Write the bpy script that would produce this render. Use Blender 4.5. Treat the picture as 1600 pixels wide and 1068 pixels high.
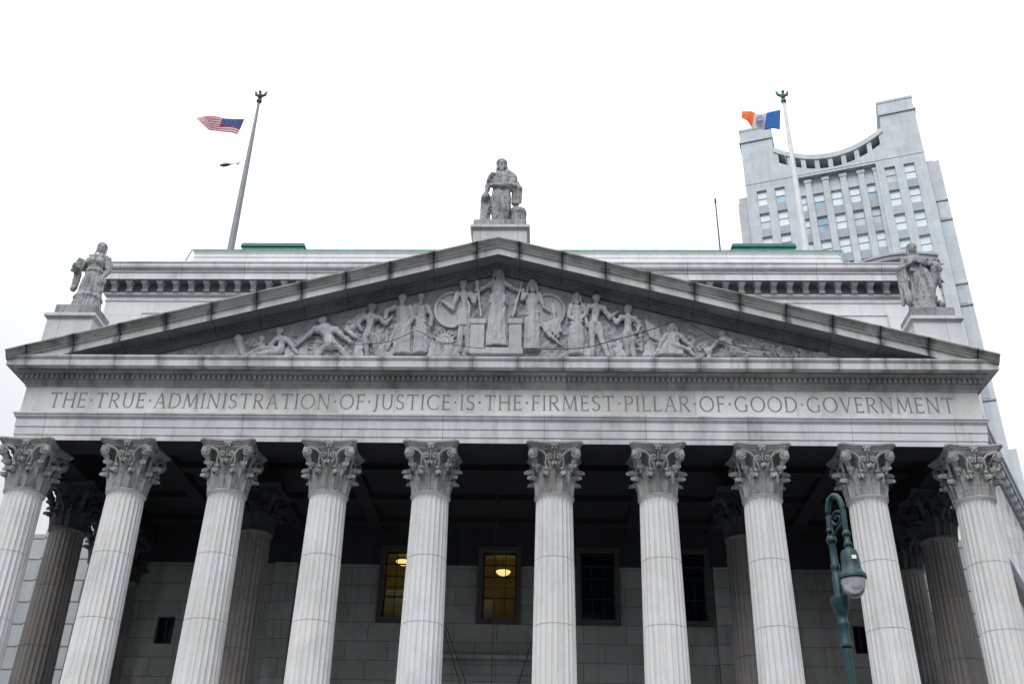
import bpy, bmesh, math, random
from mathutils import Vector, Matrix
random.seed(7)
PI = math.pi
S = bpy.context.scene
for o in list(bpy.data.objects): bpy.data.objects.remove(o)

# ------------------------------------------------------------------ camera
CAM = Vector((2.3226, -42.05, 1.7)); YAW, PITCH, ROLL, FPX = -0.03856, 0.52235, 0.02367, 1596.35
_f = Vector((math.sin(YAW)*math.cos(PITCH), math.cos(YAW)*math.cos(PITCH), math.sin(PITCH)))
_r0 = Vector((math.cos(YAW), -math.sin(YAW), 0)); _u0 = _r0.cross(_f)
_r = _r0*math.cos(ROLL) + _u0*math.sin(ROLL); _u = _u0*math.cos(ROLL) - _r0*math.sin(ROLL)
cd = bpy.data.cameras.new('camera'); cam = bpy.data.objects.new('camera', cd); S.collection.objects.link(cam)
M = Matrix((( _r.x, _u.x, -_f.x, CAM.x), (_r.y, _u.y, -_f.y, CAM.y), (_r.z, _u.z, -_f.z, CAM.z), (0, 0, 0, 1)))
cam.matrix_world = M
cd.sensor_width = 36; cd.lens = FPX/1600*36; cd.clip_start = .1; cd.clip_end = 6000
S.camera = cam
def at(u, v, y):            # point of the plane Y=y seen at photo pixel (u, v)
    d = _f + _r*((u-800)/FPX) - _u*((v-534)/FPX)
    return CAM + d*((y-CAM.y)/d.y)

# ------------------------------------------------------------------ light
SUN_EL, SUN_AZ = math.radians(52), math.radians(200)      # azimuth measured from +Y clockwise
W = bpy.data.worlds.new('World'); S.world = W; W.use_nodes = True
nt = W.node_tree; N = nt.nodes; L = nt.links
for n in list(N): N.remove(n)
wo = N.new('ShaderNodeOutputWorld'); bg = N.new('ShaderNodeBackground'); bg.inputs['Strength'].default_value = .1
sky = N.new('ShaderNodeTexSky'); sky.sky_type = 'NISHITA'; sky.sun_disc = False
sky.sun_elevation = SUN_EL; sky.sun_rotation = SUN_AZ; sky.dust_density = 6; sky.air_density = 1
hs = N.new('ShaderNodeHueSaturation'); hs.inputs['Saturation'].default_value = .12
L.new(sky.outputs[0], hs.inputs['Color'])
tc = N.new('ShaderNodeTexCoord')
cl = N.new('ShaderNodeTexNoise'); cl.inputs['Scale'].default_value = 2.2; cl.inputs['Detail'].default_value = 3
L.new(tc.outputs['Generated'], cl.inputs['Vector'])
cr = N.new('ShaderNodeValToRGB'); cr.color_ramp.elements[0].position = .34; cr.color_ramp.elements[1].position = .56
cr.color_ramp.elements[0].color = (8.9, 9.5, 10.3, 1); cr.color_ramp.elements[1].color = (11.8, 11.85, 11.9, 1)
L.new(cl.outputs['Fac'], cr.inputs['Fac'])
sp = N.new('ShaderNodeSeparateXYZ'); L.new(tc.outputs['Generated'], sp.inputs[0])
mr = N.new('ShaderNodeMapRange'); mr.inputs[1].default_value = .0; mr.inputs[2].default_value = 1; mr.inputs[3].default_value = .25; mr.inputs[4].default_value = 1.42
L.new(sp.outputs[2], mr.inputs[0])
vm = N.new('ShaderNodeVectorMath'); vm.operation = 'SCALE'; L.new(cr.outputs[0], vm.inputs[0]); L.new(mr.outputs[0], vm.inputs['Scale'])
mx = N.new('ShaderNodeMix'); mx.data_type = 'RGBA'; mx.inputs[0].default_value = .9
L.new(hs.outputs[0], mx.inputs[6]); L.new(vm.outputs[0], mx.inputs[7])
L.new(mx.outputs[2], bg.inputs['Color']); L.new(bg.outputs[0], wo.inputs[0])
sd = bpy.data.lights.new('sun', 'SUN'); sd.energy = 1.5; sd.angle = math.radians(24); sd.color = (1, .985, .96)
so = bpy.data.objects.new('sun', sd); S.collection.objects.link(so)
sdir = Vector((math.sin(SUN_AZ)*math.cos(SUN_EL), math.cos(SUN_AZ)*math.cos(SUN_EL), math.sin(SUN_EL)))
so.rotation_euler = sdir.to_track_quat('Z', 'Y').to_euler(); so.location = sdir*200
S.view_settings.view_transform = 'Standard'; S.view_settings.look = 'None'; S.view_settings.gamma = 1
S.view_settings.exposure = .38
S.cycles.max_bounces = 6

# ------------------------------------------------------------------ materials
def mat(name):
    m = bpy.data.materials.new(name); m.use_nodes = True
    return m, m.node_tree.nodes, m.node_tree.links, m.node_tree.nodes['Principled BSDF']
def plain(name, col, rough=.6, metal=0, var=.12, scale=6, emit=None, es=1):
    m, N, L, b = mat(name)
    b.inputs['Roughness'].default_value = rough; b.inputs['Metallic'].default_value = metal
    n = N.new('ShaderNodeTexNoise'); n.inputs['Scale'].default_value = scale; n.inputs['Detail'].default_value = 4
    t = N.new('ShaderNodeTexCoord'); L.new(t.outputs['Object'], n.inputs['Vector'])
    r = N.new('ShaderNodeValToRGB'); r.color_ramp.elements[0].position = .3; r.color_ramp.elements[1].position = .7
    r.color_ramp.elements[0].color = tuple(c*(1-var) for c in col)+(1,); r.color_ramp.elements[1].color = tuple(min(1, c*(1+var)) for c in col)+(1,)
    L.new(n.outputs['Fac'], r.inputs['Fac']); L.new(r.outputs[0], b.inputs['Base Color'])
    if emit:
        b.inputs['Emission Color'].default_value = emit+(1,); b.inputs['Emission Strength'].default_value = es
    return m
def stone(name, col, var=.10, streak=.25, joint=None, speck=.05, mortar=.45, stain=None, blockvar=.07, jointstain=0, rough=.85, streak_sc=(.9, .9, .07), bump=.15, streak_lo=.42):
    """granite: fine grain, broad tone drift, rain streaks, optional block joints (width, height, offx, offz, mortar)"""
    col = (col[0]*.975, col[1]*1.002, col[2]*1.025)
    m, N, L, b = mat(name)
    b.inputs['Roughness'].default_value = rough
    t = N.new('ShaderNodeTexCoord'); oi = N.new('ShaderNodeObjectInfo')
    off = N.new('ShaderNodeVectorMath'); off.operation = 'MULTIPLY_ADD'
    cmb = N.new('ShaderNodeCombineXYZ')
    for i in range(3): L.new(oi.outputs['Random'], cmb.inputs[i])
    L.new(cmb.outputs[0], off.inputs[0]); off.inputs[1].default_value = (37, 53, 71); L.new(t.outputs['Object'], off.inputs[2])
    def noise(scale, detail, vec, rough=.55):
        n = N.new('ShaderNodeTexNoise'); n.inputs['Scale'].default_value = scale; n.inputs['Detail'].default_value = detail
        n.inputs['Roughness'].default_value = rough; L.new(vec, n.inputs['Vector']); return n.outputs['Fac']
    def rng(x, a, b_, c, d):
        r = N.new('ShaderNodeMapRange'); r.inputs[1].default_value = a; r.inputs[2].default_value = b_; r.inputs[3].default_value = c; r.inputs[4].default_value = d
        L.new(x, r.inputs[0]); return r.outputs[0]
    def mul(a, b_):
        r = N.new('ShaderNodeMath'); r.operation = 'MULTIPLY'; L.new(a, r.inputs[0]); L.new(b_, r.inputs[1]); return r.outputs[0]
    val = rng(noise(.35, 5, off.outputs[0]), .3, .7, 1-var, 1+var)
    val = mul(val, rng(oi.outputs['Random'], 0, 1, .955, 1.045))
    val = mul(val, rng(noise(22, 3, off.outputs[0], .7), .3, .7, 1-speck, 1+speck))
    if streak:
        sc = N.new('ShaderNodeVectorMath'); sc.operation = 'MULTIPLY'; sc.inputs[1].default_value = streak_sc
        L.new(off.outputs[0], sc.inputs[0])
        val = mul(val, rng(noise(1.6, 7, sc.outputs[0], .68), streak_lo-.14, streak_lo+.1, 1-streak, 1))
        sc2 = N.new('ShaderNodeVectorMath'); sc2.operation = 'MULTIPLY'; sc2.inputs[1].default_value = (.35, .35, .25)
        L.new(off.outputs[0], sc2.inputs[0])
        val = mul(val, rng(noise(1, 6, sc2.outputs[0], .7), .36, .5, 1-streak*.6, 1))
    if joint:
        w, h, ox, oz, mw = joint
        s = N.new('ShaderNodeSeparateXYZ'); L.new(t.outputs['Object'], s.inputs[0])
        ge = N.new('ShaderNodeNewGeometry'); vt = N.new('ShaderNodeVectorTransform'); vt.vector_type = 'NORMAL'; vt.convert_from = 'WORLD'; vt.convert_to = 'OBJECT'; L.new(ge.outputs['True Normal'], vt.inputs[0])
        sn = N.new('ShaderNodeSeparateXYZ'); L.new(vt.outputs[0], sn.inputs[0])
        ab = N.new('ShaderNodeMath'); ab.operation = 'ABSOLUTE'; L.new(sn.outputs[0], ab.inputs[0])
        gt = N.new('ShaderNodeMath'); gt.operation = 'GREATER_THAN'; L.new(ab.outputs[0], gt.inputs[0]); gt.inputs[1].default_value = .75
        a = N.new('ShaderNodeMix'); L.new(gt.outputs[0], a.inputs[0]); L.new(s.outputs[0], a.inputs[2]); L.new(s.outputs[1], a.inputs[3])
        a2 = N.new('ShaderNodeMath'); a2.operation = 'ADD'; L.new(a.outputs[0], a2.inputs[0]); a2.inputs[1].default_value = 200*w+ox
        a3 = N.new('ShaderNodeMath'); a3.operation = 'ADD'; L.new(s.outputs[2], a3.inputs[0]); a3.inputs[1].default_value = oz
        c2 = N.new('ShaderNodeCombineXYZ'); L.new(a2.outputs[0], c2.inputs[0]); L.new(a3.outputs[0], c2.inputs[1])
        br = N.new('ShaderNodeTexBrick'); L.new(c2.outputs[0], br.inputs['Vector'])
        br.offset = .5 if h < 50 else 0
        br.inputs['Scale'].default_value = 1; br.inputs['Brick Width'].default_value = w; br.inputs['Row Height'].default_value = h
        br.inputs['Mortar Size'].default_value = mw; br.inputs['Mortar Smooth'].default_value = .3
        br.inputs['Color1'].default_value = (1-blockvar,)*3+(1,); br.inputs['Color2'].default_value = (1+blockvar,)*3+(1,); br.inputs['Mortar'].default_value = (mortar,)*3+(1,)
        rb = N.new('ShaderNodeRGBToBW'); L.new(br.outputs['Color'], rb.inputs[0]); val = mul(val, rb.outputs[0])
        if jointstain:      # rain-washed dirt either side of each open joint
            pp = N.new('ShaderNodeMath'); pp.operation = 'PINGPONG'; L.new(a2.outputs[0], pp.inputs[0]); pp.inputs[1].default_value = w/2
            nz = noise(2.2, 5, off.outputs[0]); ad = N.new('ShaderNodeMath'); ad.operation = 'MULTIPLY_ADD'
            L.new(nz, ad.inputs[0]); ad.inputs[1].default_value = -.75; L.new(pp.outputs[0], ad.inputs[2])
            val = mul(val, rng(ad.outputs[0], -.34, -.10, 1-jointstain, 1))
    base = N.new('ShaderNodeMix'); base.data_type = 'RGBA'; base.inputs[6].default_value = col+(1,)
    base.inputs[7].default_value = (stain or tuple(c*k for c, k in zip(col, (1.0, .97, .9))))+(1,)
    L.new(rng(noise(.8, 6, off.outputs[0], .65), .45, .68, 0, .8), base.inputs[0])
    fin = N.new('ShaderNodeVectorMath'); fin.operation = 'SCALE'; L.new(base.outputs[2], fin.inputs[0]); L.new(val, fin.inputs['Scale'])
    L.new(fin.outputs[0], b.inputs['Base Color'])
    if bump:
        bp = N.new('ShaderNodeBump'); bp.inputs['Strength'].default_value = bump; bp.inputs['Distance'].default_value = .03
        L.new(noise(9, 5, off.outputs[0], .7), bp.inputs['Height']); L.new(bp.outputs[0], b.inputs['Normal'])
    return m
G = (.50, .505, .53)
M_shaft = stone('granite_shaft', (.60, .60, .605), streak=.26, streak_sc=(5, 5, .12), var=.05, stain=(.57, .555, .525), speck=.09)
M_back_shaft = stone('shaded_granite_shaft', (.17, .16, .155), streak=.45, streak_sc=(1.6, 1.6, .05), var=.15)  # inner columns: the portico's shade is put into the shaft colour
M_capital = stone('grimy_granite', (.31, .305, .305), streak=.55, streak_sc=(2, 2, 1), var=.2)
M_archi = stone('architrave_granite', (.55, .55, .58), streak=.36, joint=(4.5, 99, 2.25, 50, .015), streak_sc=(.8, .8, .12))
M_frieze = stone('frieze_granite', (.58, .575, .58), streak=.36, joint=(4.5, 99, 0, 50, .012), streak_sc=(.5, .5, .12))
M_cornice = stone('cornice_granite', (.55, .55, .56), streak=.45, joint=(2.05, 99, 1.0, 50, .02), streak_sc=(1.2, 1.2, .15), jointstain=.35)
M_bed = stone('bed_granite', (.30, .295, .29), streak=.5, streak_sc=(.9, .9, .2), var=.2, joint=(4.5, 99, 1.2, 50, .02))  # bed moulding stone, darker than frieze and cornice
M_rake = stone('rake_granite', (.52, .52, .53), streak=.35, joint=(2.05, 99, 1.025, 50, .035), jointstain=.7, mortar=.2)
M_sima = stone('lichen_granite', (.37, .37, .365), var=.2, streak=.55, joint=(2.05, 99, 1.025, 50, .04), jointstain=.7, mortar=.2, stain=(.30, .315, .25), streak_sc=(.5, 1, 1))
M_soffit = stone('shaded_soffit_granite', (.15, .15, .16), streak=.4, var=.25, streak_sc=(.6, .6, .6), joint=(2.05, 99, 1.025, 50, .02))  # shade under the raking cornice put into the stone colour
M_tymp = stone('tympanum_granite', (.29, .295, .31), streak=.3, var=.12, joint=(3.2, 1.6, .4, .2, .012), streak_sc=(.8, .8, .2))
M_relief = stone('relief_granite', (.41, .415, .43), streak=.35, var=.14, streak_sc=(1.5, 1.5, .3))
M_attic = stone('attic_granite', (.72, .725, .74), streak=.14, joint=(3.1, 1.15, .5, .3, .012), mortar=.62, var=.05, blockvar=.03)
M_attic_mould = stone('attic_moulding', (.68, .685, .70), streak=.3, joint=(4.2, 99, 1, 50, .02), streak_sc=(.7, .7, .1))
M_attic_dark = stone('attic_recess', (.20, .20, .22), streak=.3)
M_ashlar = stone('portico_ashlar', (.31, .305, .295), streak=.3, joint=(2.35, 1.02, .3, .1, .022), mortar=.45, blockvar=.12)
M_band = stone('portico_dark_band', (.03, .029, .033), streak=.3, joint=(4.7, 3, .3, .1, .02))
M_ceiling = stone('portico_ceiling', (.014, .0135, .016), streak=.25, var=.2)  # portico gloom painted into the ceiling colour
M_statue = stone('statue_granite', (.33, .33, .345), streak=.78, var=.2, streak_sc=(3, 3, .5), speck=.08)
M_pedestal = stone('pedestal_granite', (.56, .56, .585), streak=.22, joint=(1.8, 99, .9, 50, .012))
M_tower = stone('tower_limestone', (.56, .595, .635), streak=.16, joint=(3.4, 1.7, .2, .3, .03), mortar=.82, var=.06, blockvar=.05)
M_tower_dk = stone('tower_spandrel', (.43, .455, .50), streak=.2)
M_wing = stone('wing_limestone', (.76, .76, .77), streak=.15, joint=(2.6, 1.2, 0, 0, .02), mortar=.7)
M_lowwall = stone('low_wall_granite', (.40, .42, .44), streak=.2, joint=(4.4, 1.25, 0, .1, .05), mortar=.3)
M_attic_br = stone('bracket_granite', (.46, .46, .48), streak=.3)
M_pave = stone('paving', (.05, .05, .052), streak=.2, joint=(1.5, 1.5, 0, 0, .02))
M_letter = plain('lettering_grey', (.20, .195, .19), .9, var=.3, scale=3)  # dark grey strokes for the letters
M_copper = plain('green_copper', (.03, .17, .14), .55, var=.2, scale=3)
M_copper_lt = plain('pale_verdigris', (.14, .31, .26), .7, var=.2, scale=3)
M_pole = plain('grey_pole_paint', (.22, .235, .26), .5, scale=1.5)
M_polew = plain('white_pole_paint', (.66, .67, .70), .5, scale=1.5)
M_bronze = plain('dark_bronze', (.06, .065, .06), .5, .4)
M_verd = plain('verdigris_bronze', (.05, .14, .13), .6)
M_black = plain('black_paint', (.02, .02, .022), .5)
M_cable = plain('cable_sheath', (.045, .045, .05), .8)
M_lampgreen = plain('dark_green_paint', (.001, .034, .040), .5, var=.6, scale=9)
M_globe = plain('frosted_glass', (.66, .69, .72), .10, var=.2, scale=6)
M_globe.node_tree.nodes['Principled BSDF'].inputs['Transmission Weight'].default_value = .45
M_glassdk = plain('dark_glass', (.008, .011, .016), .12)
M_glasswh = plain('blind_white', (.62, .71, .78), .35, var=.1, scale=.4)
M_glassbl = plain('pane_blue', (.26, .42, .54), .2, var=.25, scale=.5)
M_glassgr = plain('pane_grey', (.42, .47, .53), .3, var=.2, scale=.5)
M_dark = plain('dark_opening', (.03, .034, .04), .8)
M_arcade = plain('arcade_shade', (.16, .175, .20), .8)
M_fwhite = plain('flag_cream', (.56, .56, .60), .8); M_red = plain('flag_red', (.42, .006, .03), .8); M_white = plain('flag_white', (.78, .78, .80), .8, var=.05)
M_blue = plain('flag_navy', (.012, .045, .19), .8); M_cblue = plain('flag_blue', (.012, .11, .42), .8); M_orange = plain('flag_orange', (.80, .15, .02), .8)
M_seal = plain('flag_seal', (.25, .27, .42), .8, var=.4, scale=8)
M_heli = plain('helicopter_paint', (.07, .085, .13), .4)
M_grass = None

# ------------------------------------------------------------------ mesh helpers
class MB:
    def __init__(s): s.v = []; s.f = []; s.m = []
    def add(s, vs, fs, mi=0):
        o = len(s.v); s.v += [tuple(p) for p in vs]; s.f += [tuple(i+o for i in f) for f in fs]; s.m += [mi]*len(fs); return s
    def box(s, x0, x1, y0, y1, z0, z1, mi=0):
        return s.add([(x0, y0, z0), (x1, y0, z0), (x1, y1, z0), (x0, y1, z0), (x0, y0, z1), (x1, y0, z1), (x1, y1, z1), (x0, y1, z1)],
                     [(0, 3, 2, 1), (4, 5, 6, 7), (0, 1, 5, 4), (1, 2, 6, 5), (2, 3, 7, 6), (3, 0, 4, 7)], mi)
    def prism(s, poly, y0, y1, mi=0):            # poly in (x,z), counter-clockwise seen from -Y
        n = len(poly)
        vs = [(x, y0, z) for x, z in poly]+[(x, y1, z) for x, z in poly]
        return s.add(vs, [tuple(range(n)), tuple(range(2*n-1, n-1, -1))]+[(i, i+n, (i+1) % n+n, (i+1) % n) for i in range(n)], mi)
    def prism_x(s, poly, x0, x1, mi=0):          # poly in (y,z)
        n = len(poly)
        vs = [(x0, y, z) for y, z in poly]+[(x1, y, z) for y, z in poly]
        return s.add(vs, [tuple(range(n-1, -1, -1)), tuple(range(n, 2*n))]+[(i, (i+1) % n, (i+1) % n+n, i+n) for i in range(n)], mi)
    def grid(s, rows, mi=0, close=False):
        n = len(rows[0]); vs = [p for r in rows for p in r]; fs = []
        for i in range(len(rows)-1):
            for j in range(n if close else n-1):
                k = (j+1) % n; fs.append((i*n+j, i*n+k, (i+1)*n+k, (i+1)*n+j))
        return s.add(vs, fs, mi)
    def lathe(s, prof, c=(0, 0, 0), seg=20, mi=0, cap=True):
        rows = [[(c[0]+r*math.cos(2*PI*j/seg), c[1]+r*math.sin(2*PI*j/seg), c[2]+z) for j in range(seg)] for r, z in prof]
        o = len(s.v); s.grid(rows, mi, True)
        if cap: s.f.append(tuple(o+j for j in range(seg-1, -1, -1))); s.f.append(tuple(o+(len(prof)-1)*seg+j for j in range(seg))); s.m += [mi, mi]
        return s
    def tube(s, pts, rad, seg=8, mi=0):
        pts = [Vector(p) for p in pts]; n = len(pts); rads = rad if isinstance(rad, (list, tuple)) else [rad]*n
        rows = []; up = Vector((0, 0, 1))
        for i in range(n):
            t = (pts[min(i+1, n-1)]-pts[max(i-1, 0)]).normalized()
            a = t.cross(up)
            if a.length < .05: a = t.cross(Vector((1, 0, 0)))
            a.normalize(); b = a.cross(t).normalized()
            rows.append([pts[i]+(a*math.cos(2*PI*j/seg)+b*math.sin(2*PI*j/seg))*rads[i] for j in range(seg)])
        o = len(s.v); s.grid(rows, mi, True)
        s.f.append(tuple(o+j for j in range(seg-1, -1, -1))); s.f.append(tuple(o+(n-1)*seg+j for j in range(seg))); s.m += [mi, mi]
        return s
    def ball(s, c, r, seg=14, rings=9, mi=0, rot=None):
        r = Vector((r, r, r)) if not isinstance(r, (tuple, list, Vector)) else Vector(r); c = Vector(c); rows = []
        for i in range(1, rings):
            th = PI*i/rings; row = []
            for j in range(seg):
                p = Vector((r.x*math.sin(th)*math.cos(2*PI*j/seg), r.y*math.sin(th)*math.sin(2*PI*j/seg), -r.z*math.cos(th)))
                if rot: p = rot @ p
                row.append(c+p)
            rows.append(row)
        o = len(s.v); s.grid(rows, mi, True)
        b = Vector((0, 0, -r.z)); t = Vector((0, 0, r.z))
        if rot: b = rot @ b; t = rot @ t
        k = len(s.v); s.v += [tuple(c+b), tuple(c+t)]; e = o+(rings-2)*seg
        for j in range(seg):
            s.f.append((k, o+(j+1) % seg, o+j)); s.f.append((k+1, e+j, e+(j+1) % seg)); s.m += [mi, mi]
        return s
    def cap(s, a, b, ra, rb=None):               # tapered limb with round ends (closed pieces, fused later)
        rb = ra if rb is None else rb
        s.ball(a, ra, 10, 7); s.ball(b, rb, 10, 7); s.tube([a, b], [ra, rb], 10); return s
    def build(s, name, mats, parent=None, smooth=False, bevel=0):
        me = bpy.data.meshes.new(name); me.from_pydata(s.v, [], s.f)
        for m in (mats if isinstance(mats, (list, tuple)) else [mats]): me.materials.append(m)
        me.polygons.foreach_set('material_index', s.m)
        bm = bmesh.new(); bm.from_mesh(me); bmesh.ops.recalc_face_normals(bm, faces=bm.faces)
        if smooth:
            for f in bm.faces: f.smooth = True
            for e in bm.edges:
                if len(e.link_faces) == 2 and e.calc_face_angle(0) > .7: e.smooth = False
        bm.to_mesh(me); bm.free()
        o = bpy.data.objects.new(name, me); S.collection.objects.link(o)
        if parent: o.parent = parent
        if bevel:
            md = o.modifiers.new('bevel', 'BEVEL'); md.width = bevel; md.segments = 2; md.limit_method = 'ANGLE'
        return o
def fuse(mb, name, m, parent, vox, smooth=2):    # overlapping closed pieces -> one continuous carved surface
    o = mb.build(name, m)
    md = o.modifiers.new('r', 'REMESH'); md.mode = 'VOXEL'; md.voxel_size = vox; md.use_smooth_shade = True
    if smooth:
        sm = o.modifiers.new('s', 'SMOOTH'); sm.iterations = smooth; sm.factor = .5
    dg = bpy.context.evaluated_depsgraph_get()
    me = bpy.data.meshes.new_from_object(o.evaluated_get(dg)); o.modifiers.clear()
    old = o.data; o.data = me; me.name = name; bpy.data.meshes.remove(old)
    if not me.materials: me.materials.append(m)
    if parent: o.parent = parent
    return o
from mathutils import noise as mnoise
def carve(o, amp, fx, fz, seed=0, ztop=1e9):               # chisel the fused surface: vertical fold ridges and pitting
    me = o.data; off = Vector((seed*7.3, seed*3.1, seed*1.7)); nn = [v.normal.copy() for v in me.vertices]
    for v, n in zip(me.vertices, nn):
        p = v.co; q = Vector((p.x*fx, p.y*fx, p.z*fz))+off
        w = abs(mnoise.noise(q))*2-.55+.5*mnoise.noise(Vector((p.x*fx*2.3, p.y*fx*2.3, p.z*fx*1.6))+off)
        v.co = p+n*amp*w*(.25 if p.z > ztop else 1)
    me.update()
def thing(name, loc, label, cat, group=None):
    o = bpy.data.objects.new(name, None); S.collection.objects.link(o); o.location = loc; o.empty_display_size = .5
    tag(o, label, cat, group); return o
def tag(o, label, cat, group=None):
    o['label'] = label; o['category'] = cat
    if group: o['group'] = group
    return o
def dup(o, parent=None, loc=None):
    c = o.copy(); S.collection.objects.link(c); c.parent = parent
    if loc is not None: c.location = loc
    for ch in list(o.children): dup(ch, c)
    return c
def sweep(mb, prof, X, Yf, Yb, mi=0):            # moulding round the front and both flanks, prof = (out, z)
    rows = [[(-X-o, Yb, z), (-X-o, Yf-o, z), (X+o, Yf-o, z), (X+o, Yb, z)] for o, z in prof]
    return mb.grid(rows, mi)
def wall_holes(mb, x0, x1, z0, z1, y, dep, holes, mi=0):   # wall facing -Y with real openings and reveals
    xs = sorted({x0, x1, *[max(x0, min(x1, h[i])) for h in holes for i in (0, 1)]})
    zs = sorted({z0, z1, *[max(z0, min(z1, h[i])) for h in holes for i in (2, 3)]})
    for a, b in zip(xs, xs[1:]):
        for c, d in zip(zs, zs[1:]):
            mxx, mz = (a+b)/2, (c+d)/2
            if b-a < 1e-6 or d-c < 1e-6 or any(h[0] < mxx < h[1] and h[2] < mz < h[3] for h in holes): continue
            mb.add([(a, y, c), (b, y, c), (b, y, d), (a, y, d)], [(0, 1, 2, 3)], mi)
    for hx0, hx1, hz0, hz1 in holes:
        c, d = max(z0, hz0), min(z1, hz1)
        if d <= c: continue
        mb.add([(hx0, y, c), (hx0, y+dep, c), (hx0, y+dep, d), (hx0, y, d)], [(0, 1, 2, 3)], mi)
        mb.add([(hx1, y, c), (hx1, y+dep, c), (hx1, y+dep, d), (hx1, y, d)], [(3, 2, 1, 0)], mi)
        if hz0 >= z0: mb.add([(hx0, y, c), (hx1, y, c), (hx1, y+dep, c), (hx0, y+dep, c)], [(0, 1, 2, 3)], mi)
        if hz1 <= z1: mb.add([(hx0, y, d), (hx1, y, d), (hx1, y+dep, d), (hx0, y+dep, d)], [(3, 2, 1, 0)], mi)
    return mb

# ------------------------------------------------------------------ ground
gr = MB().add([(-900, -900, 0), (900, -900, 0), (900, 1500, 0), (-900, 1500, 0)], [(0, 1, 2, 3)]).build('ground', M_pave); gr['kind'] = 'structure'

# ------------------------------------------------------------------ courthouse
CH = thing('courthouse', (0, 0, 0), 'grey granite courthouse with ten front columns, carved pediment and long inscription', 'building')
CX = [-20.78, -16.21, -11.71, -7.21, -2.709, 2.709, 7.21, 11.71, 16.21, 20.78]
ZB, ZN, ZA = 4.0, 18.02, 20.30
XF, YF = 21.55, -.82

st = MB()
for i in range(22): st.box(-23.5, 23.5, -14.5+i*.5, 15, i*.165, (i+1)*.165)
st.build('front_steps', M_archi, CH)
MB().box(-23, 23, -2.0, 15, 3.64, 3.96).build('stylobate', M_archi, CH)

def shaft_mesh():
    mb = MB(); seg = 24*8; rows = []
    zs = [0, .4, 1.2, 3.0]; zb = 0; H = ZN-ZB-.45
    joints = [H-2.78*k for k in range(1, 5)]
    zs = sorted(set([0, .15, .3, .5] + [H*k/14 for k in range(1, 14)] + [j+d for j in joints for d in (-.016, -.009, .009, .016)] + [H-.4, H-.26, H-.18, H-.12, H-.06, H]))
    for z in zs:
        t = z/H; r = .965-.165*t**1.25
        fl = 1.0
        if z > H-.26: fl = max(0, (H-.12-z)/.14) if z < H-.12 else 0
        if z < .3: fl = max(0, (z-.15)/.15)
        g = .026 if any(abs(z-j) < .012 for j in joints) else 0
        if z > H-.07: r += .06
        row = []
        for j in range(seg):
            ph = (j % 8)/8
            d = 0 if ph == 0 else math.sin(PI*ph)**.6
            rr = r-g-.064*fl*d*(.9 if ph else 0)
            a = 2*PI*(j+4)/seg
            row.append((rr*math.cos(a), rr*math.sin(a), z+.45))
        rows.append(row)
    mb.grid(rows, 0, True)
    mb.lathe([(1.28, 0), (1.28, .16), (1.2, .16), (1.26, .22), (1.26, .27), (1.08, .33), (1.05, .38), (1.14, .42), (1.1, .47), (.97, .5)], seg=40)
    return mb
def leaf(mb, ang, h, w, r0, out, z0, curl=.16):
    n, mseg = 15, 8; front = []; back = []
    for i in range(n):
        t = i/(n-1)
        if t < .74: z = z0+h*t/.74*.93; o = out*(t/.74)**3*.45+.07
        else:
            q = (t-.74)/.26*PI*1.15; z = z0+h*.93+curl*math.sin(q)*.85; o = out*.45+.07+curl*(1-math.cos(q))*.9
        ser = .80+.20*abs(math.sin(t*PI*4.6))
        ww = w*(.62+.55*math.sin(PI*min(1, t*1.05)))*ser*(1 if t < .78 else max(.25, 1-(t-.78)*2.6))
        rb = r0+.06*t
        fr = []; bk = []
        for j in range(mseg+1):
            s = j/mseg*2-1; a = ang+s*ww/rb
            rib = .055*math.exp(-(s/.16)**2)+.03*math.cos(s*PI*3)*t
            rr = rb+o+rib+.05-.13*s*s*(1 if t < .7 else 1.3)+.022*math.cos(s*PI*5)*(1-abs(s)*.5)
            dz = -.10*s*s*(t > .7)*w*2
            fr.append((rr*math.cos(a), rr*math.sin(a), z+dz)); bk.append(((rr-.045)*math.cos(a), (rr-.045)*math.sin(a), z+dz-.012))
        front.append(fr); back.append(bk)
    mb.grid(front); mb.grid([r[::-1] for r in back])
    for a_, b_ in ((front, back),):
        mb.grid([[f[0], k[0]] for f, k in zip(a_, b_)]); mb.grid([[f[-1], k[-1]] for f, k in zip(a_, b_)]); mb.grid([a_[-1], b_[-1]])
def spiral(mb, c, ex, r, turns, hand, tr, lead=None):
    """volute in the plane spanned by ex and Z"""
    pts = []; rad = []
    c = Vector(c); ex = Vector(ex); n = int(turns*16)
    for p in (lead or []): pts.append(Vector(p)); rad.append(tr*.9)
    for i in range(n+1):
        t = i/n; a = PI*.75-hand*0+t*turns*2*PI
        rr = r*(1-t*.86)
        pts.append(c+ex*(-hand*rr*math.cos(a))*-1*-1+Vector((0, 0, rr*math.sin(a)))); rad.append(tr*(1-.4*t))
    mb.tube(pts, rad, 6)
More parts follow.
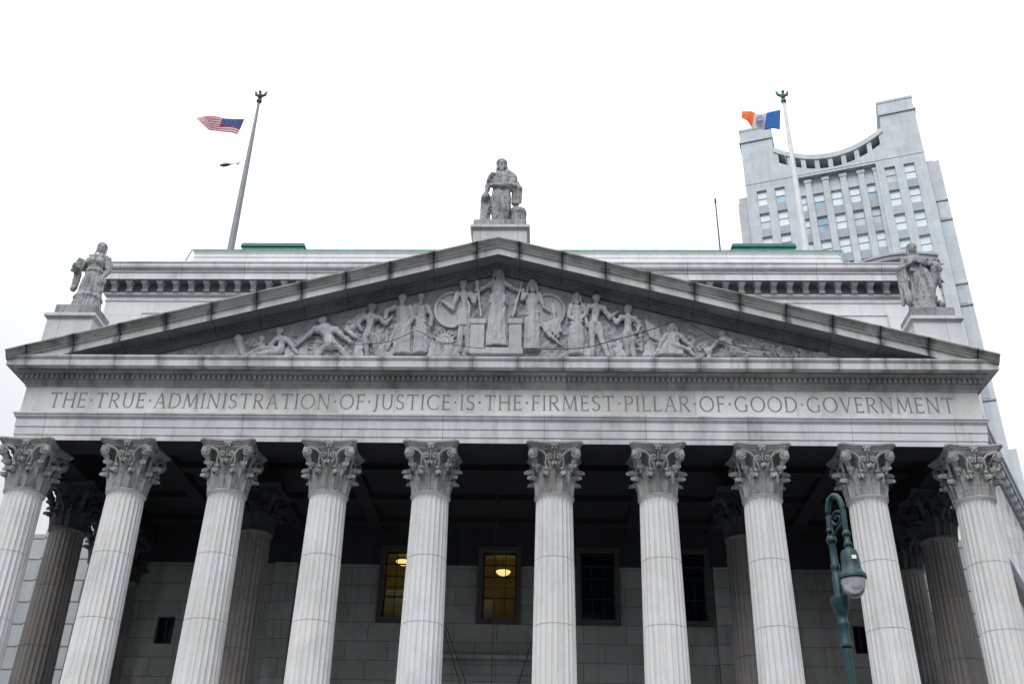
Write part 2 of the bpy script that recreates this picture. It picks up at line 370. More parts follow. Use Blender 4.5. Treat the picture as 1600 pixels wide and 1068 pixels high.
def capital_mesh():
    mb = MB()
    mb.lathe([(.845, -.06), (.885, -.02), (.885, .03), (.84, .06)], seg=32)
    mb.lathe([(.70, .04), (.67, .9), (.72, 1.35), (.86, 1.7), (1.04, 1.93)], seg=32)
    for k in range(8): leaf(mb, PI/8+k*PI/4, .80, .27, .68, .20, .05, .14)
    for k in range(8): leaf(mb, k*PI/4, 1.22, .25, .655, .34, .08, .15)
    for k in range(4):
        R = Matrix.Rotation(k*PI/2, 3, 'Z'); tmp = MB()
        for sx in (-1, 1):
            c = Vector((sx*.90, -1.02, 1.70))
            lead = [(sx*.16, -.86, 1.05), (sx*.2, -.9, 1.3), (sx*.34, -.95, 1.62), (sx*.52, -1.0, 1.83)]
            pts = [Vector(p) for p in lead]; rad = [.035, .05, .055, .06]
            for i in range(37):
                t = i/36; a = PI*.62-t*2.1*2*PI; rr = .215*(1-t*.88)
                pts.append(c+Vector((sx*rr*math.cos(a), -.02-.08*t, rr*math.sin(a)))); rad.append(.05*(1-.35*t))
            tmp.tube(pts, rad, 6)
            tmp.ball(c, (.19, .025, .19), 12, 7)
            tmp.tube([(sx*.74, -.74, 1.0), (sx*.86, -.86, 1.45), (sx*1.0, -1.0, 1.72), (sx*1.02, -1.02, 1.93)], [.06, .12, .17, .10], 8) if sx > 0 else None
            c = Vector((sx*.2, -.98, 1.60)); pts = [Vector((sx*.34, -.88, 1.0)), Vector((sx*.40, -.93, 1.3)), Vector((sx*.37, -.97, 1.55))]; rad = [.03, .04, .045]
            for i in range(25):
                t = i/24; a = .1+t*1.6*2*PI; rr = .14*(1-t*.85)
                pts.append(c+Vector((sx*rr*math.cos(a), -.03*t, rr*math.sin(a)))); rad.append(.04*(1-.4*t))
            tmp.tube(pts, rad, 6)
            tmp.tube([(sx*.33, -.86, .75), (sx*.34, -.9, 1.02)], [.035, .075], 6); tmp.ball((sx*.335, -.92, 1.06), (.1, .09, .07), 8, 6)
        # fleuron
        tmp.ball((0, -1.04, 2.08), (.10, .11, .10), 10, 7)
        for q in range(5):
            a = PI/2+q*2*PI/5; tmp.ball((.12*math.cos(a), -1.05, 2.08+.12*math.sin(a)), (.075, .06, .075), 8, 6)
        tmp.tube([(0, -.92, 1.5), (0, -1.0, 1.95)], .04, 6)
        mb.add([R @ Vector(p) for p in tmp.v], tmp.f)
    # abacus with concave sides and cut corners
    def aba(half, sag, cut):
        pts = []
        for k in range(4):
            a0 = k*PI/2; R = Matrix.Rotation(a0, 3, 'Z'); n = 12
            for i in range(n+1):
                x = -half+cut+(2*half-2*cut)*i/n; q = (x/(half-cut)); y = -half+sag*(1-q*q)
                pts.append(R @ Vector((x, y, 0)))
        return pts
    tiers = [(1.08, .16, .16, 1.93), (1.11, .16, .16, 2.0), (1.13, .16, .16, 2.06), (1.18, .16, .16, 2.09), (1.18, .16, .16, 2.13), (1.25, .16, .16, 2.18), (1.25, .16, .16, 2.26)]
    rows = [[(p.x, p.y, z) for p in aba(h, s, c)] for h, s, c, z in tiers]
    o = len(mb.v); mb.grid(rows, 0, True); n = len(rows[0])
    mb.f.append(tuple(o+j for j in range(n))); mb.f.append(tuple(o+(len(rows)-1)*n+j for j in range(n))); mb.m += [0, 0]
    return mb
col0 = shaft_mesh().build('column', M_shaft, CH, smooth=True); col0.location = (CX[0], 0, ZB)
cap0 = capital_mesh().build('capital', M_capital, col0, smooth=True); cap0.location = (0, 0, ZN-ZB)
for x in CX[1:]: dup(col0, CH, (x, 0, ZB))
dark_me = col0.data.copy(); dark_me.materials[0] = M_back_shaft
M_capital_dk = stone('shaded_capital', (.05, .05, .054), streak=.4, streak_sc=(2, 2, 1), var=.2)  # capital stone with the portico's shade painted in
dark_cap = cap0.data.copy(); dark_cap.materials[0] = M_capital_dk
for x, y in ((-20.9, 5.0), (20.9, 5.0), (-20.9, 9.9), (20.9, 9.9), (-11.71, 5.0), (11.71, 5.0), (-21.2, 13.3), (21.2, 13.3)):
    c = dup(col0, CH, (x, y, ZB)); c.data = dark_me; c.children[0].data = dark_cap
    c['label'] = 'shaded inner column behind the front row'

# entablature
sweep(MB(), [(-.05, ZA+.002), (0, ZA), (0, 20.55), (.035, 20.56), (.035, 20.93), (.07, 20.94), (.07, 21.32), (.10, 21.34), (.17, 21.42), (.17, 21.50), (.22, 21.52), (.22, 21.60), (.03, 21.64)], XF, YF, 15).build('architrave', M_archi, CH)
inner = MB(); sweep(inner, [(-1.6, 21.6), (-1.6, ZA), (-.051, ZA)], XF, YF, 14.9); inner.build('architrave_inner_face', M_ceiling, CH)  # soffit and inner face share the ceiling's painted-in shade
sweep(MB(), [(.03, 21.64), (.03, 22.92), (.06, 22.94)], XF, YF, 15).build('frieze', M_frieze, CH)
FR = [o for o in CH.children if o.name.startswith('frieze')][0]
bedm = MB(); sweep(bedm, [(.06, 22.94), (.10, 22.96), (.10, 23.05), (.18, 23.12), (.22, 23.18), (.22, 23.22), (.24, 23.24), (.24, 23.46), (.34, 23.48), (.40, 23.56), (.46, 23.60), (.46, 23.68)], XF, YF, 15)
x = -XF-.3
while x < XF+.3:                                  # dentil course carved on the bed moulding
    bedm.box(x, x+.13, YF-.36, YF-.22, 23.25, 23.45); x += .235
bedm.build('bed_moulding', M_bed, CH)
corn = MB(); sweep(corn, [(.46, 23.68), (.80, 23.69), (.80, 23.66), (.84, 23.66), (.84, 23.99), (.88, 24.0), (.93, 24.08), (.93, 24.16), (-.6, 24.20)], XF, YF, 15)
corn.build('horizontal_cornice', M_cornice, CH)
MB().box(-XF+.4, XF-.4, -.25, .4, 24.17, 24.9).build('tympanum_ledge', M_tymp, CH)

# pediment
XT, ZT0, ZAP = 22.42, 24.30, 30.64
SL = (ZAP-ZT0)/XT
def zr(x): return ZAP-SL*abs(x)
def rake(prof, xe=XT, xs_=None):
    mb = MB(); xs = [-xe, 0, xe]
    mb.grid([[(x, y, zr(x)+dz) for y, dz in prof] for x in xs]); return mb
rake([(1.5, .32), (-1.85, .02), (-2.0, 0), (-2.0, -.06), (-1.9, -.12), (-1.82, -.24), (-1.80, -.30), (-1.76, -.32), (-1.76, -.38), (-1.66, -.385), (1.5, -.385)]).build('raking_sima', M_sima, CH)
rk = rake([(-1.76, -.38), (-1.645, -.40), (-1.645, -.79)], 21.65); rk.build('raking_corona', M_rake, CH)
sf = rake([(-1.645, -.79), (-1.58, -.79), (-1.58, -.74), (-.86, -.74)], 21.6)
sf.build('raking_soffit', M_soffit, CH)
rb_ = rake([(-.86, -.74), (-.84, -.86), (-.70, -.9), (-.66, -1.0), (-.55, -1.05), (-.52, -1.18), (-.38, -1.2)], 21.5)
x = -20.5
while x < 20.5:                                   # small blocks of the raking bed moulding
    z = zr(x); rb_.add([(x, -.80, z-.98), (x+.16, -.80, zr(x+.16)-.98), (x+.16, -.80, zr(x+.16)-.88), (x, -.80, z-.88), (x, -.62, z-.98), (x+.16, -.62, zr(x+.16)-.98), (x+.16, -.62, zr(x+.16)-.88), (x, -.62, z-.88)],
                        [(0, 1, 2, 3), (0, 4, 5, 1), (1, 5, 6, 2), (2, 6, 7, 3), (3, 7, 4, 0)]); x += .32
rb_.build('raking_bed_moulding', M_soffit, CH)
for s in (-1, 1):                                 # ends of the rake
    ep = MB().prism_x([(1.5, zr(XT)+.32), (-1.85, zr(XT)+.02), (-2.0, zr(XT)), (-2.0, zr(XT)-.06), (-1.9, zr(XT)-.12), (-1.8, zr(XT)-.28), (-1.66, zr(XT)-.4), (1.5, zr(XT)-.4)], s*XT, s*(XT+.02))
    ep.build('sima_end', M_sima, CH)
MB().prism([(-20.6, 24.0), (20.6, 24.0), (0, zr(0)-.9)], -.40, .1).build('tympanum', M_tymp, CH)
TY = [o for o in CH.children if o.name.startswith('tympanum') and 'ledge' not in o.name][0]
rf = MB().grid([[(x, y, zr(x)+.30-.0) for x in (-XT, 0, XT)] for y in (1.5, 15)]); rf.build('portico_roof', M_attic_dark, CH)
for s in (-1, 1):
    MB().box(min(s*21.0, s*22.3), max(s*21.0, s*22.3), .5, 15, 24.15, 24.45).build('eaves', M_cornice, CH)

# inscription -------------------------------------------------------------
def arc(cx, cz, rx, rz, a0, a1, n=14):
    return [(cx+rx*math.cos(math.radians(a0+(a1-a0)*i/n)), cz+rz*math.sin(math.radians(a0+(a1-a0)*i/n))) for i in range(n+1)]
TK, TN = .10, .065
def stem(x, z0=0, z1=1, t=TK): return [([(x, z0), (x, z1)], t), ([(x-.12, z0+.02), (x+.12, z0+.02)], .04), ([(x-.12, z1-.02), (x+.12, z1-.02)], .04)]
GL = {
 'T': (.80, stem(.40)+[([(.04, .965), (.76, .965)], .07), ([(.055, .99), (.055, .84)], .045), ([(.745, .99), (.745, .84)], .045)]),
 'H': (.86, stem(.13)+stem(.73)+[([(.13, .52), (.73, .52)], TN)]),
 'E': (.62, stem(.13)+[([(.13, .965), (.54, .965)], .07), ([(.13, .52), (.47, .52)], TN), ([(.13, .035), (.57, .035)], .07), ([(.535, .99), (.535, .86)], .04), ([(.565, .01), (.565, .16)], .04), ([(.47, .45), (.47, .59)], .04)]),
 'F': (.58, stem(.13)+[([(.13, .965), (.54, .965)], .07), ([(.13, .52), (.46, .52)], TN), ([(.535, .99), (.535, .86)], .04), ([(.46, .45), (.46, .59)], .04)]),
 'R': (.76, stem(.13)+[([(.13, .965)]+arc(.36, .735, .23, .23, 90, -90)+[(.13, .505)], .08), ([(.32, .50), (.66, .03), (.74, .03)], TK)]),
 'P': (.64, stem(.13)+[([(.13, .965)]+arc(.34, .72, .24, .245, 90, -90)+[(.13, .475)], .08)]),
 'U': (.84, [([(.14, .99), (.14, .36)]+arc(.42, .34, .28, .32, 180, 360)+[(.70, .99)], .085), ([(.02, .98), (.26, .98)], .04), ([(.58, .98), (.82, .98)], .04)]),
 'A': (.84, [([(.10, 0), (.42, 1.0)], TN), ([(.42, 1.0), (.75, 0)], TK), ([(.22, .36), (.63, .36)], .055), ([(0, .02), (.2, .02)], .04), ([(.63, .02), (.86, .02)], .04)]),
 'V': (.82, [([(.09, .99), (.41, 0)], TK), ([(.41, 0), (.73, .99)], TN), ([(-.02, .98), (.2, .98)], .04), ([(.62, .98), (.84, .98)], .04)]),
 'D': (.86, stem(.13)+[([(.13, .965)]+arc(.36, .5, .42, .465, 90, -90)+[(.13, .035)], .085)]),
 'O': (.98, [(arc(.49, .5, .43, .475, 0, 360, 28), .085)]),
 'C': (.86, [(arc(.50, .5, .43, .475, 48, 312, 22), .085), ([(.79, .96), (.79, .80)], .04), ([(.79, .04), (.79, .2)], .04)]),
 'G': (.92, [(arc(.49, .5, .43, .475, 48, 300, 22), .085), ([(.78, .44), (.78, .08), (.66, .04)], TK), ([(.66, .44), (.9, .44)], .04), ([(.78, .96), (.78, .80)], .04)]),
 'S': (.60, [(arc(.30, .745, .21, .225, 40, 250, 12)+arc(.29, .265, .235, .24, 75, -150, 14), .09), ([(.48, .97), (.48, .82)], .04), ([(.085, .03), (.085, .2)], .04)]),
 'I': (.28, stem(.14)),
 'N': (.92, [([(.14, 0), (.14, 1)], TN), ([(.14, .98), (.76, .02)], TK), ([(.76, 1), (.76, 0)], TN), ([(.02, .02), (.26, .02)], .04), ([(.0, .98), (.16, .98)], .04), ([(.64, .98), (.88, .98)], .04)]),
 'M': (1.08, [([(.10, 0), (.20, 1)], TN), ([(.20, .99), (.54, .08)], TK), ([(.54, .08), (.86, 1)], TN), ([(.86, 1), (.96, 0)], TK), ([(0, .02), (.2, .02)], .04), ([(.84, .02), (1.08, .02)], .04), ([(.1, .98), (.22, .98)], .04), ([(.84, .98), (.97, .98)], .04)]),
 'L': (.60, stem(.13)+[([(.13, .035), (.56, .035)], .07), ([(.555, .01), (.555, .18)], .04)]),
 'J': (.36, [([(.2, .99), (.2, .12), (.14, -.08), (.0, -.14)], TK), ([(.08, .98), (.32, .98)], .04)]),
 '.': (.34, [([(.10, .50), (.24, .50)], .14)]),
}
TXT = 'THE.TRUE.ADMINISTRATION.OF.JUSTICE.IS.THE.FIRMEST.PILLAR.OF.GOOD.GOVERNMENT'
HL = .76; GAPL = .14
adv = [GL[c][0]+GAPL for c in TXT]; tot = sum(adv)-GAPL
xa, xb = at(77, 627, -.85).x, at(1491, 633, -.85).x
kx = (xb-xa)/tot; z0 = 21.90; lm = MB(); px = xa
for c, a in zip(TXT, adv):
    li = 0
    if c == '.': lm.build('inscribed_word', M_letter, FR); lm = MB()
    for pts, t in GL[c][1]:
        li += 1; yo = -.855-.0007*li
        P = [Vector((px+p[0]*kx, z0+p[1]*HL)) for p in pts]; n = len(P); Lf = []; Rt = []
        closed = (P[0]-P[-1]).length < 1e-4
        for i in range(n):
            if closed: d = (P[1]-P[0]).normalized()+(P[-1]-P[-2]).normalized() if i in (0, n-1) else P[i+1]-P[i-1]
            else: d = P[min(i+1, n-1)]-P[max(i-1, 0)]
            d.normalize(); q = Vector((-d.y, d.x))
            tt = t*HL*.5*(.72+.38*abs(q.x)) if len(pts) > 4 else t*HL*.5
            Lf.append(P[i]+q*tt); Rt.append(P[i]-q*tt)
        lm.grid([[(p.x, -.83, p.y) for p in Lf], [(p.x, yo, p.y) for p in Lf], [(p.x, yo, p.y) for p in Rt], [(p.x, -.83, p.y) for p in Rt]])
    px += a*kx
lm.build('inscribed_word', M_letter, FR)

# relief carving in the tympanum ---------------------------------------------
YR = -.47
def P2(u, v, dy=0): p = at(u, v, YR); return Vector((p.x, YR+dy, p.z))
KX = 1/33.5                                      # metres per photo pixel on this plane (horizontal)
def limb(mb, pts, r0, r1, dy=-.06):
    n = len(pts)
    for i in range(n-1):
        a = 1.4*(r0+(r1-r0)*i/max(1, n-1)); b = 1.4*(r0+(r1-r0)*(i+1)/max(1, n-1))
        mb.cap(P2(*pts[i], dy), P2(*pts[i+1], dy), a, b)
def rhead(mb, u, v, r=.145, hair='short', turn=0):
    r *= 1.32; c = P2(u, v+1, -.1); mb.ball(c, (r*.9, r*.95, r*1.22), 12, 9)
    mb.ball(c+Vector((0, .02, r*.45)), (r*1.05, r*1.0, r*.95), 12, 8)
    mb.cap(c+Vector((turn*r*.4, -r*.9, -r*.1)), c+Vector((turn*r*.5, -r*.95, -r*.35)), r*.18)
    mb.cap(c-Vector((0, 0, r)), c-Vector((0, 0, r*1.9)), r*.55, r*.65)
    if hair == 'beard': mb.ball(c+Vector((0, -.05, -r*1.0)), (r*.7, r*.6, r*.8))
    if hair == 'long':
        for s in (-1, 1): mb.cap(c+Vector((s*r*.8, 0, r*.3)), c+Vector((s*r*1.3, 0, -r*2.3)), r*.42, r*.3)
def robe(mb, rows, nf=9, amp=.07, dy=0):         # rows: (u, v, half width px)
    R = []
    for i, (u, v, hw) in enumerate(rows):
        c = P2(u, v, dy); a = hw*KX; d = min(.26, a*.75); ring = []
        for j in range(36):
            th = 2*PI*j/36; k = 1+amp*math.sin(nf*th+i*.35)*(.3+.7*i/max(1, len(rows)-1))
            ring.append((c.x+a*k*math.cos(th), c.y+d*k*math.sin(th), c.z))
        R.append(ring)
    o = len(mb.v); mb.grid(R, 0, True); mb.f.append(tuple(o+j for j in range(36))); mb.f.append(tuple(o+(len(R)-1)*36+j for j in range(36))); mb.m += [0, 0]
def torso(mb, sl, sr, hip, wid=None):            # shoulders left/right, hip centre
    a, b, h = P2(*sl, -.07), P2(*sr, -.07), P2(*hip, -.07); m = (a+b)/2; w = (b-a).length
    mb.cap(a, b, w*.2); mb.cap(m-Vector((0, 0, .02)), m*.45+h*.55, w*.36, w*.27); mb.cap(m*.45+h*.55, h, w*.27, w*.33)
    mb.cap(a*.7+m*.3+Vector((0, -.06, -.1)), b*.7+m*.3+Vector((0, -.06, -.1)), w*.2)
def finish(mb, name, label=None, vox=.034, m=None):
    o = fuse(mb, name, m or M_relief, TY, min(vox, .028), 1); carve(o, .034, 5.5, 1.4, len(mb.v) % 17)
    if label: o['label'] = label
    return o
def stand_robed(u, vh, vb, hw, hair='short', arms=(), r=.145, label=None, sh=None):
    mb = MB(); rhead(mb, u, vh, r, hair); t = (vb-vh); sh = sh or hw*.85
    robe(mb, [(u, vh+t*.14, sh*.45), (u, vh+t*.18, sh), (u, vh+t*.30, sh*.95), (u, vh+t*.42, hw*.72), (u, vh+t*.55, hw*.95), (u, vh+t*.75, hw), (u, vb, hw*1.02)])
    mb.cap(P2(u-hw*.7, vh+t*.47, -.14), P2(u+hw*.7, vh+t*.44, -.14), .07)
    for a in arms: limb(mb, a, .095, .06, -.15)
    return finish(mb, 'relief_figure', label)
bgr = []
for i in range(61):
    row = []
    for j in range(421):
        x = -15.8+31.6*j/420; zt = zr(x)-1.27; z = 24.88+(max(24.9, zt)-24.88)*i/60
        w = mnoise.noise(Vector((x*1.7, z*1.7, 3)))
        rg = 1-abs(mnoise.noise(Vector((x*2.6+1.2*w, z*2.2+1.5*w, 9))))*2.6
        row.append((x, -.405-.10*max(0, rg)**1.5-.045*max(0, mnoise.noise(Vector((x*6, z*6, 1)))), z))
    bgr.append(row)
MB().grid(bgr).build('relief_background', M_tymp, TY, smooth=False)
for p in [o for o in TY.children if o.name.startswith('relief_background')][0].data.polygons: p.use_smooth = True
# middle group
mb = MB(); rhead(mb, 779, 426, .155, 'long')
robe(mb, [(779, 437, 5), (779, 441, 11), (779, 455, 12), (779, 463, 9), (778, 478, 13), (777, 505, 15), (776, 541, 17.5)], 11, .08)
robe(mb, [(779, 459, 12), (779, 466, 15), (778, 476, 15)], 7, .09)
limb(mb, [(770, 444), (757, 452), (749, 457)], .1, .06, -.12); limb(mb, [(789, 444), (801, 453), (812, 457)], .1, .06, -.12)
finish(mb, 'relief_figure', 'long-haired robed central figure with outstretched arms')
mb = MB()
for (u0, u1) in ((736, 756), (796, 815)):
    a, b = P2(u0, 500), P2(u1, 546); mb.box(a.x, b.x, -.62, -.3, b.z, a.z); mb.box(a.x-.05, b.x+.05, -.66, -.3, a.z-.28, a.z)
a, b = P2(734, 545), P2(817, 552); mb.box(a.x, b.x, -.66, -.3, b.z-.1, a.z)
mb.build('relief_throne', M_relief, TY, bevel=.015)
for (p, q) in (((746, 446), (752, 497)), ((815, 448), (801, 497))):
    mb = MB(); mb.cap(P2(*p, -.13), P2(*q, -.13), .085, .055); mb.ball(P2(p[0], p[1]-2, -.13), (.11, .11, .17)); mb.ball(P2(p[0], p[1]+10, -.13), (.13, .12, .09)); finish(mb, 'relief_torch')
for (u, v, r) in ((707, 485, 29), (856, 487, 28)):
    c = P2(u, v); R = r*KX; mb = MB(); rows = []
    for rr, yy in ((0.02, -.55), (.55, -.55), (.86, -.52), (.88, -.60), (1.0, -.60), (1.02, -.3)):
        rows.append([(c.x+R*rr*math.cos(2*PI*j/48), yy, c.z+R*rr*1.16*math.sin(2*PI*j/48)) for j in range(48)])
    mb.grid(rows, 0, True).build('relief_shield', M_relief, TY, smooth=True)
mb = MB(); rhead(mb, 724, 446, .15, 'beard'); torso(mb, (716, 461), (735, 461), (725, 492))
robe(mb, [(725, 488, 11), (725, 500, 12), (724, 511, 13.5)], 10, .09)
limb(mb, [(721, 511), (719, 530), (719, 549)], .12, .075); limb(mb, [(730, 511), (731, 530), (730, 550)], .12, .075)
limb(mb, [(715, 462), (708, 487), (691, 473)], .1, .06, -.2); limb(mb, [(736, 462), (741, 476), (744, 462)], .1, .06, -.15)
finish(mb, 'relief_figure', 'bearded warrior in short tunic before round shield')
mb = MB()
for k in range(9):
    a = math.radians(15+k*19); c = P2(694, 537); e = c+Vector((math.cos(a)*.62, -.02, math.sin(a)*.75)); mb.cap(c, e, .05, .035); mb.ball(e*.6+c*.4, (.07, .07, .1))
finish(mb, 'relief_plant', vox=.03)
stand_robed(832, 445, 548, 13.5, 'long', arms=[[(843, 463), (850, 483), (858, 489)], [(823, 463), (816, 470), (818, 455)]], r=.15)
mb = MB()
for k in range(7): mb.cap(P2(848+k*4, 508-k*1.2, -.1), P2(852+k*4, 520+(k % 3)*4, -.1), .07, .09)
mb.cap(P2(850, 515, -.1), P2(876, 540, -.05), .09, .07); mb.cap(P2(862, 470, -.08), P2(866, 490, -.08), .06, .14); mb.cap(P2(866, 490, -.08), P2(868, 512, -.08), .1, .08)
finish(mb, 'relief_eagle')
# left group
stand_robed(658, 466, 553, 12, 'short', arms=[[(650, 481), (646, 497), (653, 503)], [(668, 481), (675, 497), (673, 512)]], r=.14)
mb = MB(); rhead(mb, 629, 468, .15, 'beard'); robe(mb, [(629, 478, 6), (629, 482, 13), (631, 497, 12), (632, 510, 12), (630, 530, 14), (628, 554, 17)], 9, .09)
limb(mb, [(618, 483), (606, 488), (603, 500)], .1, .06, -.14); limb(mb, [(641, 483), (646, 500), (638, 512)], .1, .06, -.16); mb.cap(P2(620, 510, -.1), P2(606, 548, -.1), .1, .09)
finish(mb, 'relief_figure')
mb = MB(); rhead(mb, 581, 482, .145); torso(mb, (569, 496), (592, 498), (577, 526))
limb(mb, [(573, 526), (573, 541), (574, 556)], .13, .08); limb(mb, [(582, 526), (586, 541), (590, 556)], .13, .08)
limb(mb, [(592, 498), (602, 508), (612, 498)], .1, .06, -.1); limb(mb, [(569, 497), (560, 509), (566, 518)], .1, .06, -.12)
finish(mb, 'relief_figure')
mb = MB()
for k in range(6): mb.cap(P2(536+k*3, 512+k*1.6, -.02), P2(572-k*2, 484+k*5, -.02), .05, .04)
mb.cap(P2(541, 516, -.06), P2(556, 528, -.06), .12, .09); mb.ball(P2(552, 513, -.05), (.2, .12, .16)); mb.ball(P2(546, 505, -.05), (.14, .1, .14))
finish(mb, 'relief_wing')
mb = MB(); rhead(mb, 504, 503, .15, turn=-1); torso(mb, (493, 515), (525, 517), (517, 539))
limb(mb, [(513, 540), (504, 546), (497, 557)], .14, .08); limb(mb, [(520, 540), (530, 543), (540, 556)], .14, .08)
limb(mb, [(493, 516), (478, 530), (461, 545)], .11, .06, -.14); limb(mb, [(526, 518), (536, 528), (548, 536)], .11, .06, -.14)
finish(mb, 'relief_figure', 'muscular striding man with both arms spread')
mb = MB(); rhead(mb, 438, 519, .135, turn=-1); torso(mb, (433, 530), (452, 532), (440, 546))
limb(mb, [(440, 548), (410, 545), (385, 556)], .13, .07); limb(mb, [(438, 550), (414, 553), (395, 556)], .12, .07); limb(mb, [(452, 533), (458, 545), (466, 554)], .09, .06, -.12); limb(mb, [(433, 532), (424, 541), (428, 552)], .09, .06, -.12)
finish(mb, 'relief_figure')
mb = MB(); rhead(mb, 410, 531, .115); mb.cap(P2(406, 539, -.03), P2(420, 549, -.03), .15, .12)
for k in range(5): mb.cap(P2(396+k*6, 534+k % 2*3, -.02), P2(391+k*7, 541, -.02), .06, .05)
finish(mb, 'relief_figure')
for (u, v) in ((293, 550), (326, 549), (262, 556)):
    mb = MB(); c = P2(u, v+3); r = .26 if u > 280 else .15
    mb.tube([(c.x+r*math.cos(a*PI/9), -.46, c.z+r*math.sin(a*PI/9)) for a in range(0, 19)], .05, 7)
    for k in range(6): mb.tube([(c.x, -.46, c.z), (c.x+r*math.cos(k*PI/3), -.46, c.z+r*math.sin(k*PI/3))], .03, 6)
    mb.ball((c.x, -.47, c.z), .07); mb.build('relief_wheel', M_relief, TY, smooth=True)
mb = MB()
for k in range(4):
    c = P2(360+k*.5, 555-k*5.5, 0); mb.box(c.x-.45+k*.07, c.x+.42-k*.06, -.5, -.3, c.z-.1, c.z+.06)
mb.cap(P2(373, 530, -.04), P2(380, 555, -.04), .24, .12); finish(mb, 'relief_vessel')
# right group
stand_robed(901, 465, 555, 13, 'long', arms=[[(892, 480), (889, 497), (899, 505)], [(911, 480), (916, 492), (908, 501)]], r=.14)
mb = MB(); rhead(mb, 932, 468, .15, turn=1); torso(mb, (920, 479), (941, 482), (929, 507))
limb(mb, [(925, 508), (925, 532), (926, 557)], .14, .08); limb(mb, [(933, 508), (940, 532), (950, 557)], .14, .08)
limb(mb, [(942, 483), (953, 498), (964, 489)], .11, .06, -.1); limb(mb, [(919, 480), (914, 496), (918, 512)], .1, .06, -.1)
finish(mb, 'relief_figure', 'bare striding man with bent arm, right of centre')
mb = MB(); rhead(mb, 981, 484, .145); torso(mb, (971, 496), (991, 499), (982, 522))
limb(mb, [(979, 523), (979, 540), (980, 557)], .13, .08); limb(mb, [(985, 523), (988, 540), (990, 557)], .13, .08)
limb(mb, [(971, 497), (963, 507), (958, 498)], .1, .06, -.1); limb(mb, [(992, 499), (999, 512), (995, 522)], .1, .06, -.1)
finish(mb, 'relief_figure')
mb = MB(); rnd = random.Random(3)
for k in range(34): mb.ball(P2(998+rnd.uniform(-7, 7), 500+k*1.45, -.04), .085, 8, 6)
finish(mb, 'relief_grapes', vox=.03)
mb = MB()
for k in range(8): mb.cap(P2(1008+k*3, 500+k*2, .0), P2(1016+k*2.4, 526+k*1.2, .0), .06, .05)
finish(mb, 'relief_wing')
mb = MB(); rhead(mb, 1050, 513, .14, 'long'); robe(mb, [(1050, 521, 5), (1050, 524, 11), (1050, 535, 12), (1047, 545, 20), (1046, 556, 26)], 9, .1)
mb.cap(P2(1050, 541, -.15), P2(1076, 548, -.12), .15, .11); mb.cap(P2(1076, 548, -.12), P2(1084, 557, -.12), .1, .08); limb(mb, [(1060, 525), (1071, 536), (1082, 545)], .09, .06, -.12); limb(mb, [(1041, 525), (1032, 538), (1028, 551)], .09, .06, -.12)
finish(mb, 'relief_figure', 'seated robed woman in right half of the pediment')
mb = MB(); rhead(mb, 1127, 524, .13); torso(mb, (1122, 533), (1142, 533), (1146, 547)); limb(mb, [(1146, 548), (1163, 543), (1186, 556)], .13, .07); limb(mb, [(1144, 551), (1160, 553), (1180, 557)], .12, .07); limb(mb, [(1122, 534), (1112, 545), (1103, 553)], .09, .06, -.12)
finish(mb, 'relief_figure')
mb = MB(); rhead(mb, 1107, 550, .14)
for k in range(5): mb.ball(P2(1098+k*4, 543+k % 2*4, 0), .08, 8, 6)
finish(mb, 'relief_head')
mb = MB()
for k in range(7): mb.cap(P2(1196+k*9, 546+k*1.4, -.02), P2(1204+k*8, 557, -.02), .09-.005*k, .07)
for k in range(4): mb.ball(P2(1200+k*22, 553+k, -.02), .14-.02*k, 8, 6)
finish(mb, 'relief_foliage')

for lo, hi, seed in ((556, 568, 1), (592, 612, 2), (668, 716, 3), (905, 922, 4), (954, 976, 5), (1000, 1024, 6), (446, 500, 7), (1150, 1190, 8)):
    mb = MB(); rn = random.Random(seed)
    for k in range(int((hi-lo)/3)+3):
        u = rn.uniform(lo, hi); mb.cap(P2(u, 556, .02), P2(u+rn.uniform(-6, 6), 548-rn.uniform(0, 14), .04), rn.uniform(.09, .17), rn.uniform(.05, .1))
    finish(mb, 'relief_rocks', vox=.04)
for u0, u1, seed in ((384, 430, 11), (455, 500, 12), (530, 575, 13), (1068, 1105, 14), (1130, 1180, 15), (1185, 1290, 16), (270, 360, 17)):
    mb = MB(); rn = random.Random(seed)
    for k in range(int((u1-u0)/2.2)):
        u = rn.uniform(u0, u1); top = 556-(.26*(u-250) if u < 779 else .26*(1310-u))*.72
        v = rn.uniform(max(top, 470), 556); a = rn.uniform(0, PI); ln = rn.uniform(4, 12)
        mb.cap(P2(u, v, .05), P2(u+ln*math.cos(a), min(557, v+ln*math.sin(a)), .05), rn.uniform(.06, .12), .06)
    finish(mb, 'relief_foliage')
for ctr in ((642, 500), (914, 500), (595, 520), (745, 520), (868, 470)):
    mb = MB(); rn = random.Random(ctr[0])
    for k in range(6):
        u, v = ctr[0]+rn.uniform(-9, 9), ctr[1]+rn.uniform(-14, 0); mb.cap(P2(u, v, .08), P2(u+rn.uniform(-5, 5), v+rn.uniform(18, 36), .06), .07, .1)
    finish(mb, 'relief_drapery', vox=.04)
